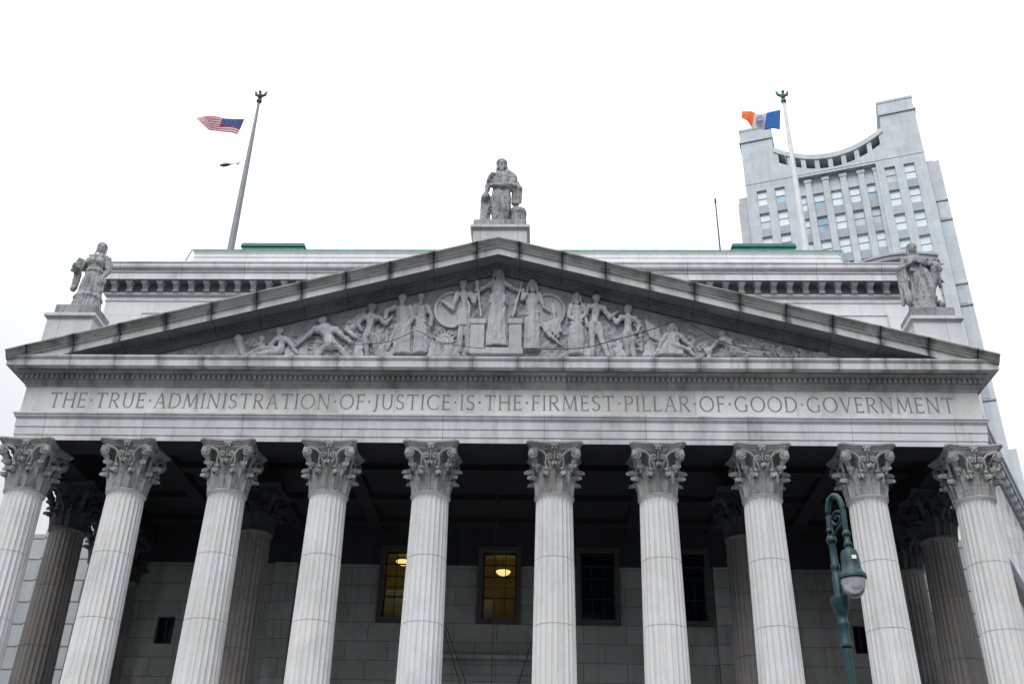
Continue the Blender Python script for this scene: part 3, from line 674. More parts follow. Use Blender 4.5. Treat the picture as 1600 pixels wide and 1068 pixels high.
# portico interior ----------------------------------------------------------------
YW = 14.0
WN = [(-6.70, -4.80), (-1.17, .73), (4.30, 6.20), (9.45, 11.2)]
WZ = (16.45, 20.25)
holes = [(a, b, WZ[0], WZ[1]) for a, b in WN] + [(-19.1, -18.1, 14.9, 16.4), (18.95, 19.75, 14.9, 16.4)]
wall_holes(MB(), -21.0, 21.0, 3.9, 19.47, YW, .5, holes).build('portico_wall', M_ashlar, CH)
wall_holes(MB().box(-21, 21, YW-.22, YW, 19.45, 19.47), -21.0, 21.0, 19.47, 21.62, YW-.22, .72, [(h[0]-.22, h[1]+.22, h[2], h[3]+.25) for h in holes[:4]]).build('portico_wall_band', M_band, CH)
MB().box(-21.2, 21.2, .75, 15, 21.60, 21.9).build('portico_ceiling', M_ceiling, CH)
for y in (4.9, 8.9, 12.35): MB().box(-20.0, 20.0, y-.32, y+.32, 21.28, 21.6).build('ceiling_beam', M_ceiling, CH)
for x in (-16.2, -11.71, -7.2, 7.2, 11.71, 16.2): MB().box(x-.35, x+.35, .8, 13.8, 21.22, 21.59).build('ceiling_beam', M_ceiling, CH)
for s in (-1, 1):
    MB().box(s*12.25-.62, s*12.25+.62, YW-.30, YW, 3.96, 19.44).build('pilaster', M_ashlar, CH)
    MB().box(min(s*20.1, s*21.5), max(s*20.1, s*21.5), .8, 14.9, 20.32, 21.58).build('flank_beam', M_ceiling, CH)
# portico windows
for a, b in ((-20, -8.2), (3.2, 20)): MB().box(a, b, YW+.55, YW+.6, 13, 21.5).build('room_darkness', M_dark, CH)
M_surround = stone('dark_window_surround', (.07, .069, .069), streak=.3)
def lit(name, c0, c1, es):
    m, N, L, b = mat(name); b.inputs['Base Color'].default_value = (.05, .045, .03, 1); b.inputs['Roughness'].default_value = .25
    t = N.new('ShaderNodeTexCoord'); n = N.new('ShaderNodeTexNoise'); n.inputs['Scale'].default_value = 1.7; n.inputs['Detail'].default_value = 5; L.new(t.outputs['Object'], n.inputs['Vector'])
    rr = N.new('ShaderNodeValToRGB'); rr.color_ramp.elements[0].position = .36; rr.color_ramp.elements[1].position = .64
    rr.color_ramp.elements[0].color = c0+(1,); rr.color_ramp.elements[1].color = c1+(1,); L.new(n.outputs['Fac'], rr.inputs['Fac'])
    L.new(rr.outputs[0], b.inputs['Emission Color']); b.inputs['Emission Strength'].default_value = es; return m
M_lit = lit('lit_room', (.22, .15, .03), (.62, .52, .20), .30)
M_litdim = lit('dim_room', (.03, .028, .02), (.22, .20, .12), .13)
M_bulb = plain('lamp_bowl', (.8, .7, .4), .5, emit=(1.0, .68, .26), es=1.2)
M_room = plain('room_plaster', (.52, .47, .25), .8, var=.25, scale=.9)
M_clear, _N, _L, _b = mat('clear_glass'); _N.remove(_b)
_t = _N.new('ShaderNodeBsdfTransparent'); _t.inputs[0].default_value = (.8, .82, .78, 1); _g = _N.new('ShaderNodeBsdfGlossy'); _g.inputs['Roughness'].default_value = .05; _m = _N.new('ShaderNodeMixShader'); _m.inputs[0].default_value = .08
_L.new(_t.outputs[0], _m.inputs[1]); _L.new(_g.outputs[0], _m.inputs[2]); _L.new(_m.outputs[0], _N['Material Output'].inputs[0])
def portico_window(a, b, z0, z1, lit):
    fr = MB(); t = .09; y = YW+.18
    fr.box(a, a+t, y, y+.12, z0, z1).box(b-t, b, y, y+.12, z0, z1).box(a+t, b-t, y, y+.12, z0, z0+t).box(a+t, b-t, y, y+.12, z1-t, z1)
    for k in (1, 2): xx = a+(b-a)*k/3; fr.box(xx-.02, xx+.02, y+.03, y+.08, z0+t, z1-t)
    for q in (.33, .64): zz = z0+(z1-z0)*q; fr.box(a+t, b-t, y+.022, y+.095, zz-.03, zz+.03)
    w = fr.build('window', M_black, CH)
    su = MB(); e = .26
    su.box(a-e, a-.002, YW-.30, YW+.02, z0-e, z1+e).box(b+.002, b+e, YW-.30, YW+.02, z0-e, z1+e).box(a-.002, b+.002, YW-.30, YW+.02, z1+.002, z1+e).box(a-.002, b+.002, YW-.30, YW+.02, z0-e, z0-.002)
    su.build('surround', M_surround, w)
    yy = y+.2
    if lit == 0: MB().add([(a, yy, z0), (b, yy, z0), (b, yy, z1), (a, yy, z1)], [(0, 1, 2, 3)]).build('pane', M_glassdk, w)
    else:
        d = z1-z0
        MB().add([(a, yy, z0), (b, yy, z0), (b, yy, z1), (a, yy, z1)], [(0, 1, 2, 3)]).build('pane', M_clear, w)
        ra, rb = a-.5, b+.5; y0, y1 = YW+.505, YW+3.0; c0, c1 = z0-1.0, z1+.35
        rm = MB()
        for q in ([(ra, y1, c0), (rb, y1, c0), (rb, y1, c1), (ra, y1, c1)], [(ra, y0, c0), (ra, y1, c0), (ra, y1, c1), (ra, y0, c1)], [(rb, y0, c0), (rb, y1, c0), (rb, y1, c1), (rb, y0, c1)],
                  [(ra, y0, c1), (rb, y0, c1), (rb, y1, c1), (ra, y1, c1)], [(ra, y0, c0), (rb, y0, c0), (rb, y1, c0), (ra, y1, c0)]): rm.add(q, [(0, 1, 2, 3)])
        for q in ((ra, a, c0, c1), (b, rb, c0, c1), (a, b, c0, z0), (a, b, z1, c1)): rm.add([(q[0], y0, q[2]), (q[1], y0, q[2]), (q[1], y0, q[3]), (q[0], y0, q[3])], [(0, 1, 2, 3)])
        rm.box(ra, rb, y1-.12, y1-.002, c1-1.5, c1-1.3).box(ra+.9, ra+1.0, y1-.1, y1-.002, c0, c1-1.5).box(ra+1.9, ra+2.0, y1-.1, y1-.002, c0, c1-1.5)
        rm.build('room', M_room, w)
        cz = z0+d*(.94 if lit == 1 else .80); cx = (a+b)/2+(.15 if lit == 2 else -.1); cy = YW+1.1
        bl = MB().grid([[(cx+r*math.cos(j*PI/8), cy+r*math.sin(j*PI/8), cz-h) for j in range(16)] for r, h in ((.42, 0), (.40, .06), (.30, .16), (.12, .24), (.01, .25))], 0, True)
        bl.build('lamp_bowl', M_bulb, w, smooth=True); MB().tube([(cx, cy, cz), (cx, cy, c1)], .02, 6).build('lamp_rod', M_black, w)
        bd = MB()
        for k in range(7 if lit == 2 else 10): bd.box(a+.1, a+(b-a)*.34 if lit == 2 else b-.1, YW+.32, YW+.34, z0+.1+k*.16, z0+.21+k*.16)
        bd.build('blind', M_room, w)
for (a, b), lt in zip(WN, (1, 2, 0, 0)): portico_window(a, b, WZ[0], WZ[1], lt)
for h in holes[4:]:
    w = MB().box(h[0], h[1], YW+.3, YW+.36, h[2], h[3]).build('small_window', M_glassdk, CH)
    MB().box((h[0]+h[1])/2-.03, (h[0]+h[1])/2+.03, YW+.25, YW+.298, h[2], h[3]).build('mullion', M_black, w)
# door head with dentils
dh = MB().box(-3.6, 3.4, YW-.45, YW-.01, 14.25, 14.45).box(-3.5, 3.3, YW-.30, YW-.01, 14.0, 14.25).box(-3.4, 3.2, YW-.15, YW-.01, 13.5, 14.0)
x = -3.45
while x < 3.2: dh.box(x, x+.09, YW-.38, YW-.30, 14.06, 14.2); x += .17
dh.build('door_head', M_ashlar, CH)

# front block and attic ------------------------------------------------------------
YA = 15.0
side_holes = []
def front_wall(z0, z1, m):
    for s in (-1, 1):
        fb = MB().add([(s*21, YA, z0), (s*27.1, YA, z0), (s*27.1, YA, z1), (s*21, YA, z1)], [(0, 1, 2, 3)])
        fb.add([(s*27.1, YA, z0), (s*27.1, 60, z0), (s*27.1, 60, z1), (s*27.1, YA, z1)], [(0, 1, 2, 3)])
        if z0 > 20: fb.add([(0, YA, z0), (s*21, YA, z0), (s*21, YA, z1), (0, YA, z1)], [(0, 1, 2, 3)])
        fb.build('main_wall', m, CH)
front_wall(21.62, 38.3, M_attic); front_wall(0, 21.62, M_lowwall)
sweep(MB(), [(0, 37.56), (.06, 37.58), (.06, 37.68), (.0, 37.70)], 27.1, YA, 60).build('string_course', M_attic_mould, CH)
for (a, b) in ((-24.5, -10), (10, 24.4)):
    pn = MB(); pn.box(a, b, YA-.05, YA-.002, 36.62, 36.70).box(a, a+.06, YA-.05, YA-.002, 30.5, 36.62).box(b-.06, b, YA-.05, YA-.002, 30.5, 36.62)
    pn.build('panel_moulding', M_attic_mould, CH)
sweep(MB(), [(.05, 37.95), (.16, 38.0), (.20, 38.06), (.20, 38.15), (.06, 38.17)], 27.1, YA, 60).build('bracket_sill', M_attic_mould, CH)
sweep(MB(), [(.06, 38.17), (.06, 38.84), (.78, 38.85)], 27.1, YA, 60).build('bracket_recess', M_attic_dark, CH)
br = MB()
br.prism_x([(14.94, 38.83), (14.34, 38.83), (14.31, 38.72), (14.36, 38.60), (14.50, 38.55), (14.62, 38.45), (14.68, 38.3), (14.72, 38.18), (14.94, 38.18)], -.17, .17)
br.box(-.25, .25, 14.28, 14.94, 38.74, 38.835).box(-.2, .2, 14.60, 14.94, 38.175, 38.26)
b0 = br.build('bracket', M_attic_br, CH, bevel=.03); nb = 52
b0.location = (-26.6, 0, 0)
for k in range(1, nb): dup(b0, CH, (-26.6+k*53.2/(nb-1), 0, 0))
sweep(MB(), [(.78, 38.85), (.82, 38.82), (.82, 39.33), (.90, 39.35), (.90, 39.40)], 27.1, YA, 60).build('attic_corona', M_attic_mould, CH)
sweep(MB(), [(.84, 39.40), (.86, 39.47), (.92, 39.52), (1.05, 39.62), (1.08, 39.72), (1.08, 39.94), (1.14, 39.96), (1.14, 40.03), (-2.6, 40.1)], 27.1, YA, 60).build('attic_sima', M_attic_mould, CH)
tb = MB(); sweep(tb, [(.25, 40.0), (.25, 41.6), (.06, 41.7), (.06, 42.52), (.12, 42.55), (.12, 42.64), (0, 42.66), (0, 42.93), (.06, 42.95), (.06, 43.02), (0, 43.04), (0, 43.36), (.10, 43.4)], 22.85, 17.6, 48); tb.build('roof_block', M_attic, CH)
sweep(MB(), [(.10, 43.4), (.15, 43.41), (.15, 43.53), (-18, 43.57)], 22.85, 17.6, 48).build('copper_edge', M_copper_lt, CH)
for s in (-1, 1): MB().tube([(s*23.05, 17.45, 43.5), (s*23.5, 17.0, 41.2)], .05, 6).build('copper_flashing', M_copper_lt, CH)
# lower wing to the left of the portico
zl = at(62, 834, 15.2).z
MB().box(-42, -27.11, 15.2, 30, 0, zl).build('low_side_wall', M_lowwall, CH)
# left and right parapet ends are capped by the sweep itself

# pedestals
def pedestal(x0, x1, y0, y1, zb, zt, cap_):
    mb = MB().box(x0, x1, y0, y1, zb, zt-.3)
    mb.box(x0-.05, x1+.05, y0-.05, y1+.05, zt-.3, zt-.22).box(x0-cap_, x1+cap_, y0-cap_, y1+cap_, zt-.219, zt-.06).box(x0-.06, x1+.06, y0-.06, y1+.06, zt-.059, zt)
    return mb.build('pedestal', M_pedestal, CH, bevel=.015)
pedestal(-1.28, 1.36, -1.45, 1.3, 30.0, 31.72, .14)
pedestal(-21.35, -19.15, -1.2, 1.2, 24.5, 26.72, .14)
pedestal(19.25, 21.40, -1.2, 1.2, 24.5, 26.72, .14)

# ------------------------------------------------------------------ statues
def sring(mb, rows, nf=12, amp=.06, ph=0, seg=72):
    R = []
    for i, (x, y, z, rx, ry, k) in enumerate(rows):
        R.append([(x+rx*(1+amp*k*(math.sin(nf*2*PI*j/seg+ph)+.5*math.sin(nf*1.7*2*PI*j/seg+1+ph)))*math.cos(2*PI*j/seg),
                   y+ry*(1+amp*k*(math.sin(nf*2*PI*j/seg+ph)+.5*math.sin(nf*1.7*2*PI*j/seg+1+ph)))*math.sin(2*PI*j/seg), z) for j in range(seg)])
    o = len(mb.v); mb.grid(R, 0, True); mb.f.append(tuple(o+j for j in range(seg))); mb.f.append(tuple(o+(len(R)-1)*seg+j for j in range(seg))); mb.m += [0, 0]
def shead(mb, x, y, z, s=1, beard=False, long=False, turn=0):
    h = .27*s
    mb.ball((x, y, z), (h*.78, h*.88, h*1.08), 16, 11); mb.ball((x, y-.05*s, z-h*.5), (h*.55, h*.62, h*.62), 14, 9)
    mb.ball((x, y+.05*s, z+h*.42), (h*.98, h*.98, h*.80), 16, 10)                         # hair mass
    for a in range(9):                                                                    # locks round the brow
        t = PI*(a/8); mb.ball((x+h*.92*math.cos(t), y-h*.45*math.sin(t)-.03, z+h*.25+h*.62*math.sin(t)), h*.24, 8, 6)
    f = Vector((turn, -1, 0)).normalized(); sd_ = Vector((-f.y, f.x, 0))
    c = Vector((x, y, z))
    mb.cap(c+f*h*.86+Vector((0, 0, h*.18)), c+f*h*1.0-Vector((0, 0, h*.18)), h*.09, h*.15)   # nose
    mb.cap(c+f*h*.80+sd_*h*.4+Vector((0, 0, h*.28)), c+f*h*.86-sd_*h*.4+Vector((0, 0, h*.28)), h*.11)   # brow
    for s_ in (-1, 1): mb.ball(c+f*h*.74+sd_*h*.34*s_+Vector((0, 0, h*.1)), h*.11, 8, 6); mb.ball(c+sd_*h*.8*s_, (h*.12, h*.18, h*.24), 8, 6)
    mb.cap(c+f*h*.82+sd_*h*.16-Vector((0, 0, h*.45)), c+f*h*.82-sd_*h*.16-Vector((0, 0, h*.45)), h*.1)
    mb.ball(c+f*h*.62-Vector((0, 0, h*.82)), h*.24, 8, 6)
    mb.cap((x, y+.02, z-h*.7), (x, y+.04, z-h*1.75), h*.55, h*.68)
    if beard:
        for q in range(5): mb.cap(c+f*h*.6+sd_*h*.2*(q-2)-Vector((0, 0, h*.65)), c+f*h*.72+sd_*h*.14*(q-2)-Vector((0, 0, h*1.5)), h*.24, h*.12)
        for s_ in (-1, 1): mb.cap(c+sd_*h*.8*s_+Vector((0, 0, h*.1)), c+sd_*h*.75*s_+f*h*.2-Vector((0, 0, h*.8)), h*.3, h*.22)
    if long:
        for s_ in (-1, 1):
            mb.cap(c+sd_*h*.8*s_+Vector((0, 0, h*.3)), c+sd_*h*.95*s_-Vector((0, 0, h*.7)), h*.32, h*.28); mb.cap(c+sd_*h*.95*s_-Vector((0, 0, h*.7)), c+sd_*h*1.15*s_+f*h*.5-Vector((0, 0, h*2.1)), h*.26, h*.16)
        mb.ball((x, y+h*.6, z-.02), (h*.8, h*.6, h*.9))
def hand(mb, c, d, s=1):                          # palm, four bent fingers, thumb
    c = Vector(c); d = Vector(d).normalized(); sd_ = d.cross(Vector((0, 1, 0)))
    if sd_.length < .2: sd_ = Vector((1, 0, 0))
    sd_.normalize()
    mb.cap(c, c+d*.12*s, .09*s, .095*s)
    for k in range(4):
        b = c+d*.15*s+sd_*(k-1.5)*.055*s; e = b+d*(.1-.012*abs(k-1.2))*s+Vector((0, -.03, 0)); mb.cap(b, e, .034*s, .03*s); mb.cap(e, e+(d*.04+Vector((0, .06, -.03)))*s, .03*s, .026*s)
    mb.cap(c+sd_*.08*s, c+sd_*.13*s+d*.1*s+Vector((0, -.04, 0)), .038*s, .03*s)
def statue(name, loc, label, build, plinth, kz=1.13, kxy=1.0):
    t = thing(name, loc, label, 'statue', 'statues on the pediment')
    mb = MB(); build(mb); fg = fuse(mb, 'figure', M_statue, t, .028, 1)
    for v in fg.data.vertices: v.co = Vector((v.co.x*kxy, v.co.y*kxy, plinth[4]-.02+(v.co.z-plinth[4]+.02)*kz))
    carve(fg, .042, 5.5, .6, len(name)+loc[0], (3.0+plinth[4])*kz); x0, x1, y0, y1, h = plinth
    MB().box(x0, x1, y0, y1, 0, h).build('plinth', M_statue, t, bevel=.03)
    return t
def st_mid(mb):
    Z = .48
    sring(mb, [(.05, 0, Z-.02, .42, .40, 1), (.04, 0, Z+.5, .42, .38, 1), (-.02, 0, Z+1.2, .50, .42, .8), (-.02, 0, Z+1.6, .50, .40, .5), (0, 0, Z+2.05, .42, .34, .4), (0, 0, Z+2.5, .48, .36, .4), (0, 0.02, Z+2.85, .52, .32, .4), (0, .03, Z+3.02, .36, .24, .3), (0, .03, Z+3.1, .18, .17, 0)], 10, .085)
    mb.cap((.2, -.2, Z+1.5), (.26, -.46, Z+.75), .24, .19); mb.cap((.26, -.46, Z+.75), (.26, -.34, Z+.05), .17, .14)
    for i in range(7):                                                    # sweeping mantle folds
        a = i/6; mb.cap((-.46+.03*i, -.30-.04*a, Z+1.35-.17*i), (.36, -.34, Z+2.02-.10*i), .075, .06)
    mb.cap((-.5, -.26, Z+2.2), (.1, -.42, Z+2.08), .11, .11); mb.cap((.1, -.42, Z+2.08), (.52, -.22, Z+1.98), .11, .12)
    for i in range(5): mb.cap((-.48+.1*i, -.28, Z+2.86-.04*i), (.42-.06*i, -.36, Z+2.62-.13*i), .06, .05)
    mb.cap((.3, -.1, Z+2.95), (.58, -.12, Z+2.7), .2, .22); mb.cap((.58, -.12, Z+2.7), (.5, -.26, Z+2.3), .2, .16)
    mb.cap((-.54, .02, Z+2.82), (-.70, .06, Z+2.25), .17, .145); mb.cap((-.70, .06, Z+2.25), (-.78, -.08, Z+1.78), .135, .10)
    for i in range(4): mb.cap((-.52-.05*i, -.12, Z+2.86-.1*i), (-.62-.05*i, .12, Z+2.72-.1*i), .07)
    hand(mb, (-.78, -.1, Z+1.75), (.02, -.1, -1), 1.2)
    mb.cap((.55, -.05, Z+2.72), (.80, -.02, Z+2.28), .18, .15); mb.cap((.80, -.02, Z+2.28), (.46, -.42, Z+2.14), .14, .1); hand(mb, (.46, -.42, Z+2.13), (-1, -.2, .0), 1.15)
    for i in range(6): mb.cap((.62+.07*i, -.12+.03*i, Z+2.25), (.60+.065*i, -.08+.03*i, Z+1.32+.10*(i % 3)), .10, .07)
    mb.ball((.82, 0, Z+2.2), (.24, .2, .18)); mb.ball((.74, -.05, Z+1.34), (.2, .16, .13))
    for i in range(8): mb.cap((-.4+.11*i, -.34+.05*abs(i-3.5)*.4, Z+.05), (-.38+.105*i, -.30, Z+.95), .05, .035)
    for s in (-1, 1): mb.cap((s*.2, -.35, Z+.04), (s*.24, -.62, Z+.02), .11, .08)
    mb.box(-.98, -.52, -.18, .3, .3, Z+1.62); mb.cap((-.75, -.18, Z+1.6), (-.75, .3, Z+1.6), .24); mb.box(-1.02, -.5, -.22, .34, .3, Z+.55)
    for i in range(5): mb.cap((-.9+.08*i, -.2, Z+.3+.2*i), (-.62, -.2, Z+.15+.2*i), .05)
    mb.lathe([(.40, .3), (.42, .42), (.37, .5), (.37, 1.12), (.42, 1.17), (.42, 1.36), (.36, 1.42)], (.84, -.12, 0), 24)
    for k in range(16):
        a = 2*PI*k/16; mb.cap((.84+.375*math.cos(a), -.12+.375*math.sin(a), .52), (.84+.375*math.cos(a), -.12+.375*math.sin(a), 1.1), .035)
    mb.ball((.84, -.12, 1.5), (.16, .14, .1))
    shead(mb, -.02, -.04, Z+3.46, .94, beard=True)
    mb.cap((-.2, .06, Z+3.4), (-.24, .02, Z+3.05), .09, .1); mb.cap((.2, .06, Z+3.4), (.24, .02, Z+3.05), .09, .1)
def skirt(mb, Z, wb, n=15):
    sring(mb, [(0, 0, Z-.02, wb, .60, 1), (0, 0, Z+.6, wb*.86, .53, 1), (0, 0, Z+1.3, wb*.72, .46, .8), (0, 0, Z+1.8, wb*.60, .40, .5), (0, 0, Z+2.1, .40, .33, .3)], n, .105)
    for i in range(9):
        t = (i-4)/4; mb.cap((t*wb*.84, -.58*math.sqrt(max(.05, 1-t*t*.8)), Z+.03), (t*.36, -.36*math.sqrt(max(.1, 1-t*t*.8)), Z+1.95), .055, .03)
def st_left(mb):
    Z = .58; skirt(mb, Z, .70)
    sring(mb, [(0, 0, Z+.62, .68, .58, 1), (0, 0, Z+.72, .70, .60, 1), (0, 0, Z+.80, .63, .53, 1)], 15, .05)
    sring(mb, [(0, 0, Z+2.0, .40, .34, .5), (0, 0, Z+2.35, .44, .38, .6), (.02, 0, Z+2.7, .50, .36, .4), (.03, .02, Z+2.88, .48, .28, .3), (.03, .03, Z+3.0, .2, .18, 0)], 9, .05)
    mb.tube([(.41*math.cos(a*PI/10), .36*math.sin(a*PI/10), Z+2.06) for a in range(21)], .075, 8)
    for s in (-1, 1): mb.ball((s*.2+.02, -.30, Z+2.5), (.19, .17, .2))
    for i in range(4): mb.cap((-.36+.05*i, -.3, Z+2.85-.06*i), (.36-.05*i, -.34, Z+2.80-.1*i), .05)
    mb.cap((-.44, 0, Z+2.76), (-.66, -.02, Z+2.28), .15, .13); mb.cap((-.62, -.02, Z+2.28), (-.72, -.34, Z+2.12), .125, .09); hand(mb, (-.73, -.34, Z+2.12), (-.4, -.5, .2), 1.1)
    R = Matrix.Rotation(math.radians(20), 3, 'Y') @ Matrix.Rotation(math.radians(20), 3, 'Z')
    tmp = MB().box(-.22, .22, -.09, .07, -.34, .34); tmp.box(-.25, .25, -.05, .11, -.38, .38)
    mb.add([R @ Vector(p)+Vector((-.76, -.24, Z+2.30)) for p in tmp.v], tmp.f)
    for i in range(5): mb.cap((-.90+.05*i, -.1, Z+1.95), (-.96+.06*i, -.02, Z+1.2+.09*(i % 2)), .1, .06)
    mb.ball((-.86, -.05, Z+1.22), (.15, .14, .17))
    mb.cap((.50, .02, Z+2.76), (.64, .04, Z+2.2), .16, .14)
    for i in range(5): mb.cap((.46+.03*i, -.14, Z+2.8-.14*i), (.66, .14, Z+2.66-.13*i), .07)
    mb.cap((.64, .04, Z+2.2), (.52, -.16, Z+1.72), .13, .095); hand(mb, (.52, -.16, Z+1.7), (-.2, -.3, -1), 1.15)
    for i in range(4): mb.cap((.42+.06*i, -.2, Z+1.72), (.5+.06*i, -.12, Z+1.05), .07, .05)
    mb.ball((.55, -.18, Z+1.5), (.2, .14, .22))
    mb.cap((-.2, -.45, Z+.02), (-.24, -.74, Z+.0), .1, .08); mb.cap((.2, -.45, Z+.02), (.24, -.72, Z+.0), .1, .08)
    shead(mb, .06, -.04, Z+3.36, .86, long=True, turn=.25)
def st_right(mb):
    Z = .58; skirt(mb, Z, .58, 13)
    sring(mb, [(0, 0, Z+.62, .565, .55, 1), (0, 0, Z+.70, .58, .57, 1), (0, 0, Z+.78, .52, .51, 1)], 13, .05)
    sring(mb, [(0, 0, Z+2.0, .40, .34, .5), (0, 0, Z+2.35, .44, .38, .6), (-.02, 0, Z+2.7, .52, .36, .4), (-.02, .02, Z+2.9, .50, .28, .3), (-.02, .03, Z+3.02, .2, .18, 0)], 9, .05)
    for s in (-1, 1): mb.ball((s*.2, -.30, Z+2.5), (.19, .17, .2))
    for i in range(6): mb.cap((-.4+.03*i, -.28, Z+2.12+.05*i), (.4, -.3, Z+2.0+.03*i), .06)
    # arm across the chest, cloak and round shield at her side
    mb.cap((-.5, .0, Z+2.78), (-.74, -.06, Z+2.32), .17, .15); mb.cap((-.74, -.06, Z+2.32), (-.26, -.44, Z+2.46), .14, .1); hand(mb, (-.26, -.44, Z+2.46), (.9, -.1, .2), 1.0)
    for i in range(6): mb.cap((-.66-.035*i, -.12+.05*i, Z+2.35), (-.60-.05*i, -.06+.05*i, Z+.75-.05*(i % 3)), .11, .08)
    mb.ball((-.62, -.1, Z+.8), (.16, .3, .34)); mb.ball((-.5, .1, Z+.3), (.2, .22, .38))
    for i in range(4): mb.cap((-.45-.04*i, -.2, Z+.75), (-.36-.03*i, -.32, Z+.05), .07, .06)
    # horn of plenty on her other arm
    mb.cap((.46, .0, Z+2.76), (.66, .04, Z+2.28), .16, .14); mb.cap((.66, .04, Z+2.28), (.72, -.32, Z+2.02), .13, .09); hand(mb, (.72, -.32, Z+2.02), (.3, -.5, .5), 1.1)
    pts = [(.55, -.12, Z+1.2), (.66, -.16, Z+1.55), (.76, -.18, Z+1.95), (.84, -.16, Z+2.35)]; rr = [.1, .16, .22, .28]
    for i in range(3): mb.cap(pts[i], pts[i+1], rr[i], rr[i+1])
    rn = random.Random(5)
    for k in range(16): mb.ball((.84+rn.uniform(-.3, .3), -.18+rn.uniform(-.2, .2), Z+2.48+rn.uniform(-.12, .16)), rn.uniform(.07, .12), 8, 6)
    for k in range(7): mb.cap((.82, -.15, Z+1.95), (1.0+rn.uniform(-.06, .12), -.15+rn.uniform(-.15, .1), Z+1.55+rn.uniform(-.2, .4)), .08, .05)
    mb.cap((.3, -.3, Z+1.9), (.42, -.38, Z+1.1), .19, .17); mb.cap((.42, -.38, Z+1.1), (.36, -.3, Z+.1), .15, .12)
    for k in range(22): mb.ball((.62+rn.uniform(-.18, .22), -.12+rn.uniform(-.2, .2), Z+rn.uniform(.0, .9)*(.9)), rn.uniform(.08, .14), 8, 6)
    mb.cap((-.15, -.42, Z+.02), (-.17, -.70, Z+.0), .1, .08)
    shead(mb, -.03, -.04, Z+3.38, .86, long=True, turn=.1)
    mb.ball((-.03, .1, Z+3.2), (.26, .2, .4))
statue('statue', (-.02, -.35, 31.72), 'bearded robed stone statue at the pediment apex beside a fluted drum', st_mid, (-1.28, 1.34, -.95, .85, .46), 1.2, 1.04)
statue('statue', (-20.15, -.25, 26.72), 'stone statue of long-haired woman holding up a tablet, at left pediment corner', st_left, (-1.02, .95, -.85, .8, .56))
statue('statue', (20.28, -.25, 26.72), 'stone statue of woman with horn of plenty, at right pediment corner before the tower', st_right, (-.95, 1.02, -.85, .8, .56))

# ------------------------------------------------------------------ flagpoles and flags
def flagpole(x, zt, ms, fm, label):
    t = thing('flagpole', (x, 25, 43.6), label, 'flagpole', 'flagpoles on the roof')
    H = zt-43.6
    MB().tube([(0, 0, 0), (0, 0, H*.35), (0, 0, H*.7), (0, 0, H)], [.30, .27, .2, .11], 14).build('pole_shaft', ms, t, smooth=True)
    MB().lathe([(.5, 0), (.5, .2), (.36, .3), (.32, .8)], seg=16).build('base_collar', ms, t, smooth=True)
    MB().ball((0, 0, H+.22), .24, 14, 10).tube([(0, 0, H-.02), (0, 0, H+.1)], .15, 10).build('ball', fm, t, smooth=True)
    mb = MB(); z = H+.45
    mb.ball((0, 0, z+.35), (.2, .26, .36)); mb.ball((0, -.16, z+.72), (.13, .16, .14)); mb.cap((0, -.28, z+.72), (0, -.38, z+.66), .05, .03)
    for s in (-1, 1):
        mb.cap((s*.12, .05, z+.4), (s*.40, .1, z+.62), .13, .12); mb.cap((s*.40, .1, z+.62), (s*.52, .12, z+1.02), .13, .06); mb.cap((s*.3, .1, z+.5), (s*.40, .14, z+.95), .1, .05)
        mb.cap((s*.08, 0, z+.1), (s*.09, -.03, z-.06), .07, .06)
    mb.cap((0, .2, z+.2), (0, .34, z-.02), .14, .08)
    fuse(mb, 'eagle_finial', fm, t, .035, 1)
    return t
FP1 = flagpole(-23.15, 64.55, M_pole, M_bronze, 'dark grey roof flagpole with bronze eagle, flying the striped flag')
FP2 = flagpole(22.85, 64.35, M_polew, M_verd, 'pale roof flagpole with green eagle, in front of the tower')
def lerp_poly(pts, t):
    ds = [0]
    for a, b in zip(pts, pts[1:]): ds.append(ds[-1]+math.hypot(a[0]-b[0], a[1]-b[1]))
    d = t*ds[-1]
    for i in range(len(pts)-1):
        if d <= ds[i+1]+1e-9:
            k = (d-ds[i])/max(1e-9, ds[i+1]-ds[i]); return (pts[i][0]+(pts[i+1][0]-pts[i][0])*k, pts[i][1]+(pts[i+1][1]-pts[i][1])*k)
    return pts[-1]
def flag_grid(top, bot, nu, nv, amp, ph):        # u runs hoist -> fly, v runs top -> bottom
    rows = []
    for i in range(nv+1):
        row = []
        for j in range(nu+1):
            a, b = lerp_poly(top, j/nu), lerp_poly(bot, j/nu); k = i/nv
            y = 25+amp*math.sin(j/nu*9+ph+k*1.6)*(.25+j/nu)
            row.append(at(a[0]+(b[0]-a[0])*k, a[1]+(b[1]-a[1])*k+.9*math.sin(j/nu*11+k*3)*math.sin(PI*k), y))
        rows.append(row)
    return rows
def make_flag(rows, fn, mats, label, extra=None):
    mb = MB(); nu, nv = len(rows[0])-1, len(rows)-1
    o = rows[-1][0].copy()
    t = .012
    for i in range(nv):
        for j in range(nu):
            q = [rows[i][j], rows[i][j+1], rows[i+1][j+1], rows[i+1][j]]
            mb.add([p-o for p in q], [(0, 1, 2, 3)], fn((j+.5)/nu, (i+.5)/nv))
    if extra: extra(mb, rows, o)
    f = mb.build('flag', mats, None); f.location = o
    for p in f.data.polygons: p.use_smooth = True
    md = f.modifiers.new('thick', 'SOLIDIFY'); md.thickness = .015
    bm = bmesh.new(); bm.from_mesh(f.data); bmesh.ops.remove_doubles(bm, verts=bm.verts, dist=.001); bmesh.ops.recalc_face_normals(bm, faces=bm.faces); bm.to_mesh(f.data); bm.free()
    return tag(f, label, 'flag', 'flags flying above the roof')
us = flag_grid([(382, 186), (366, 186), (350, 185), (338, 182), (323, 181.5), (307, 183.5)], [(371, 210), (362, 206.5), (350, 206), (338, 204.5), (326, 203), (315, 192), (307.5, 185.5)], 40, 26, .35, 0)
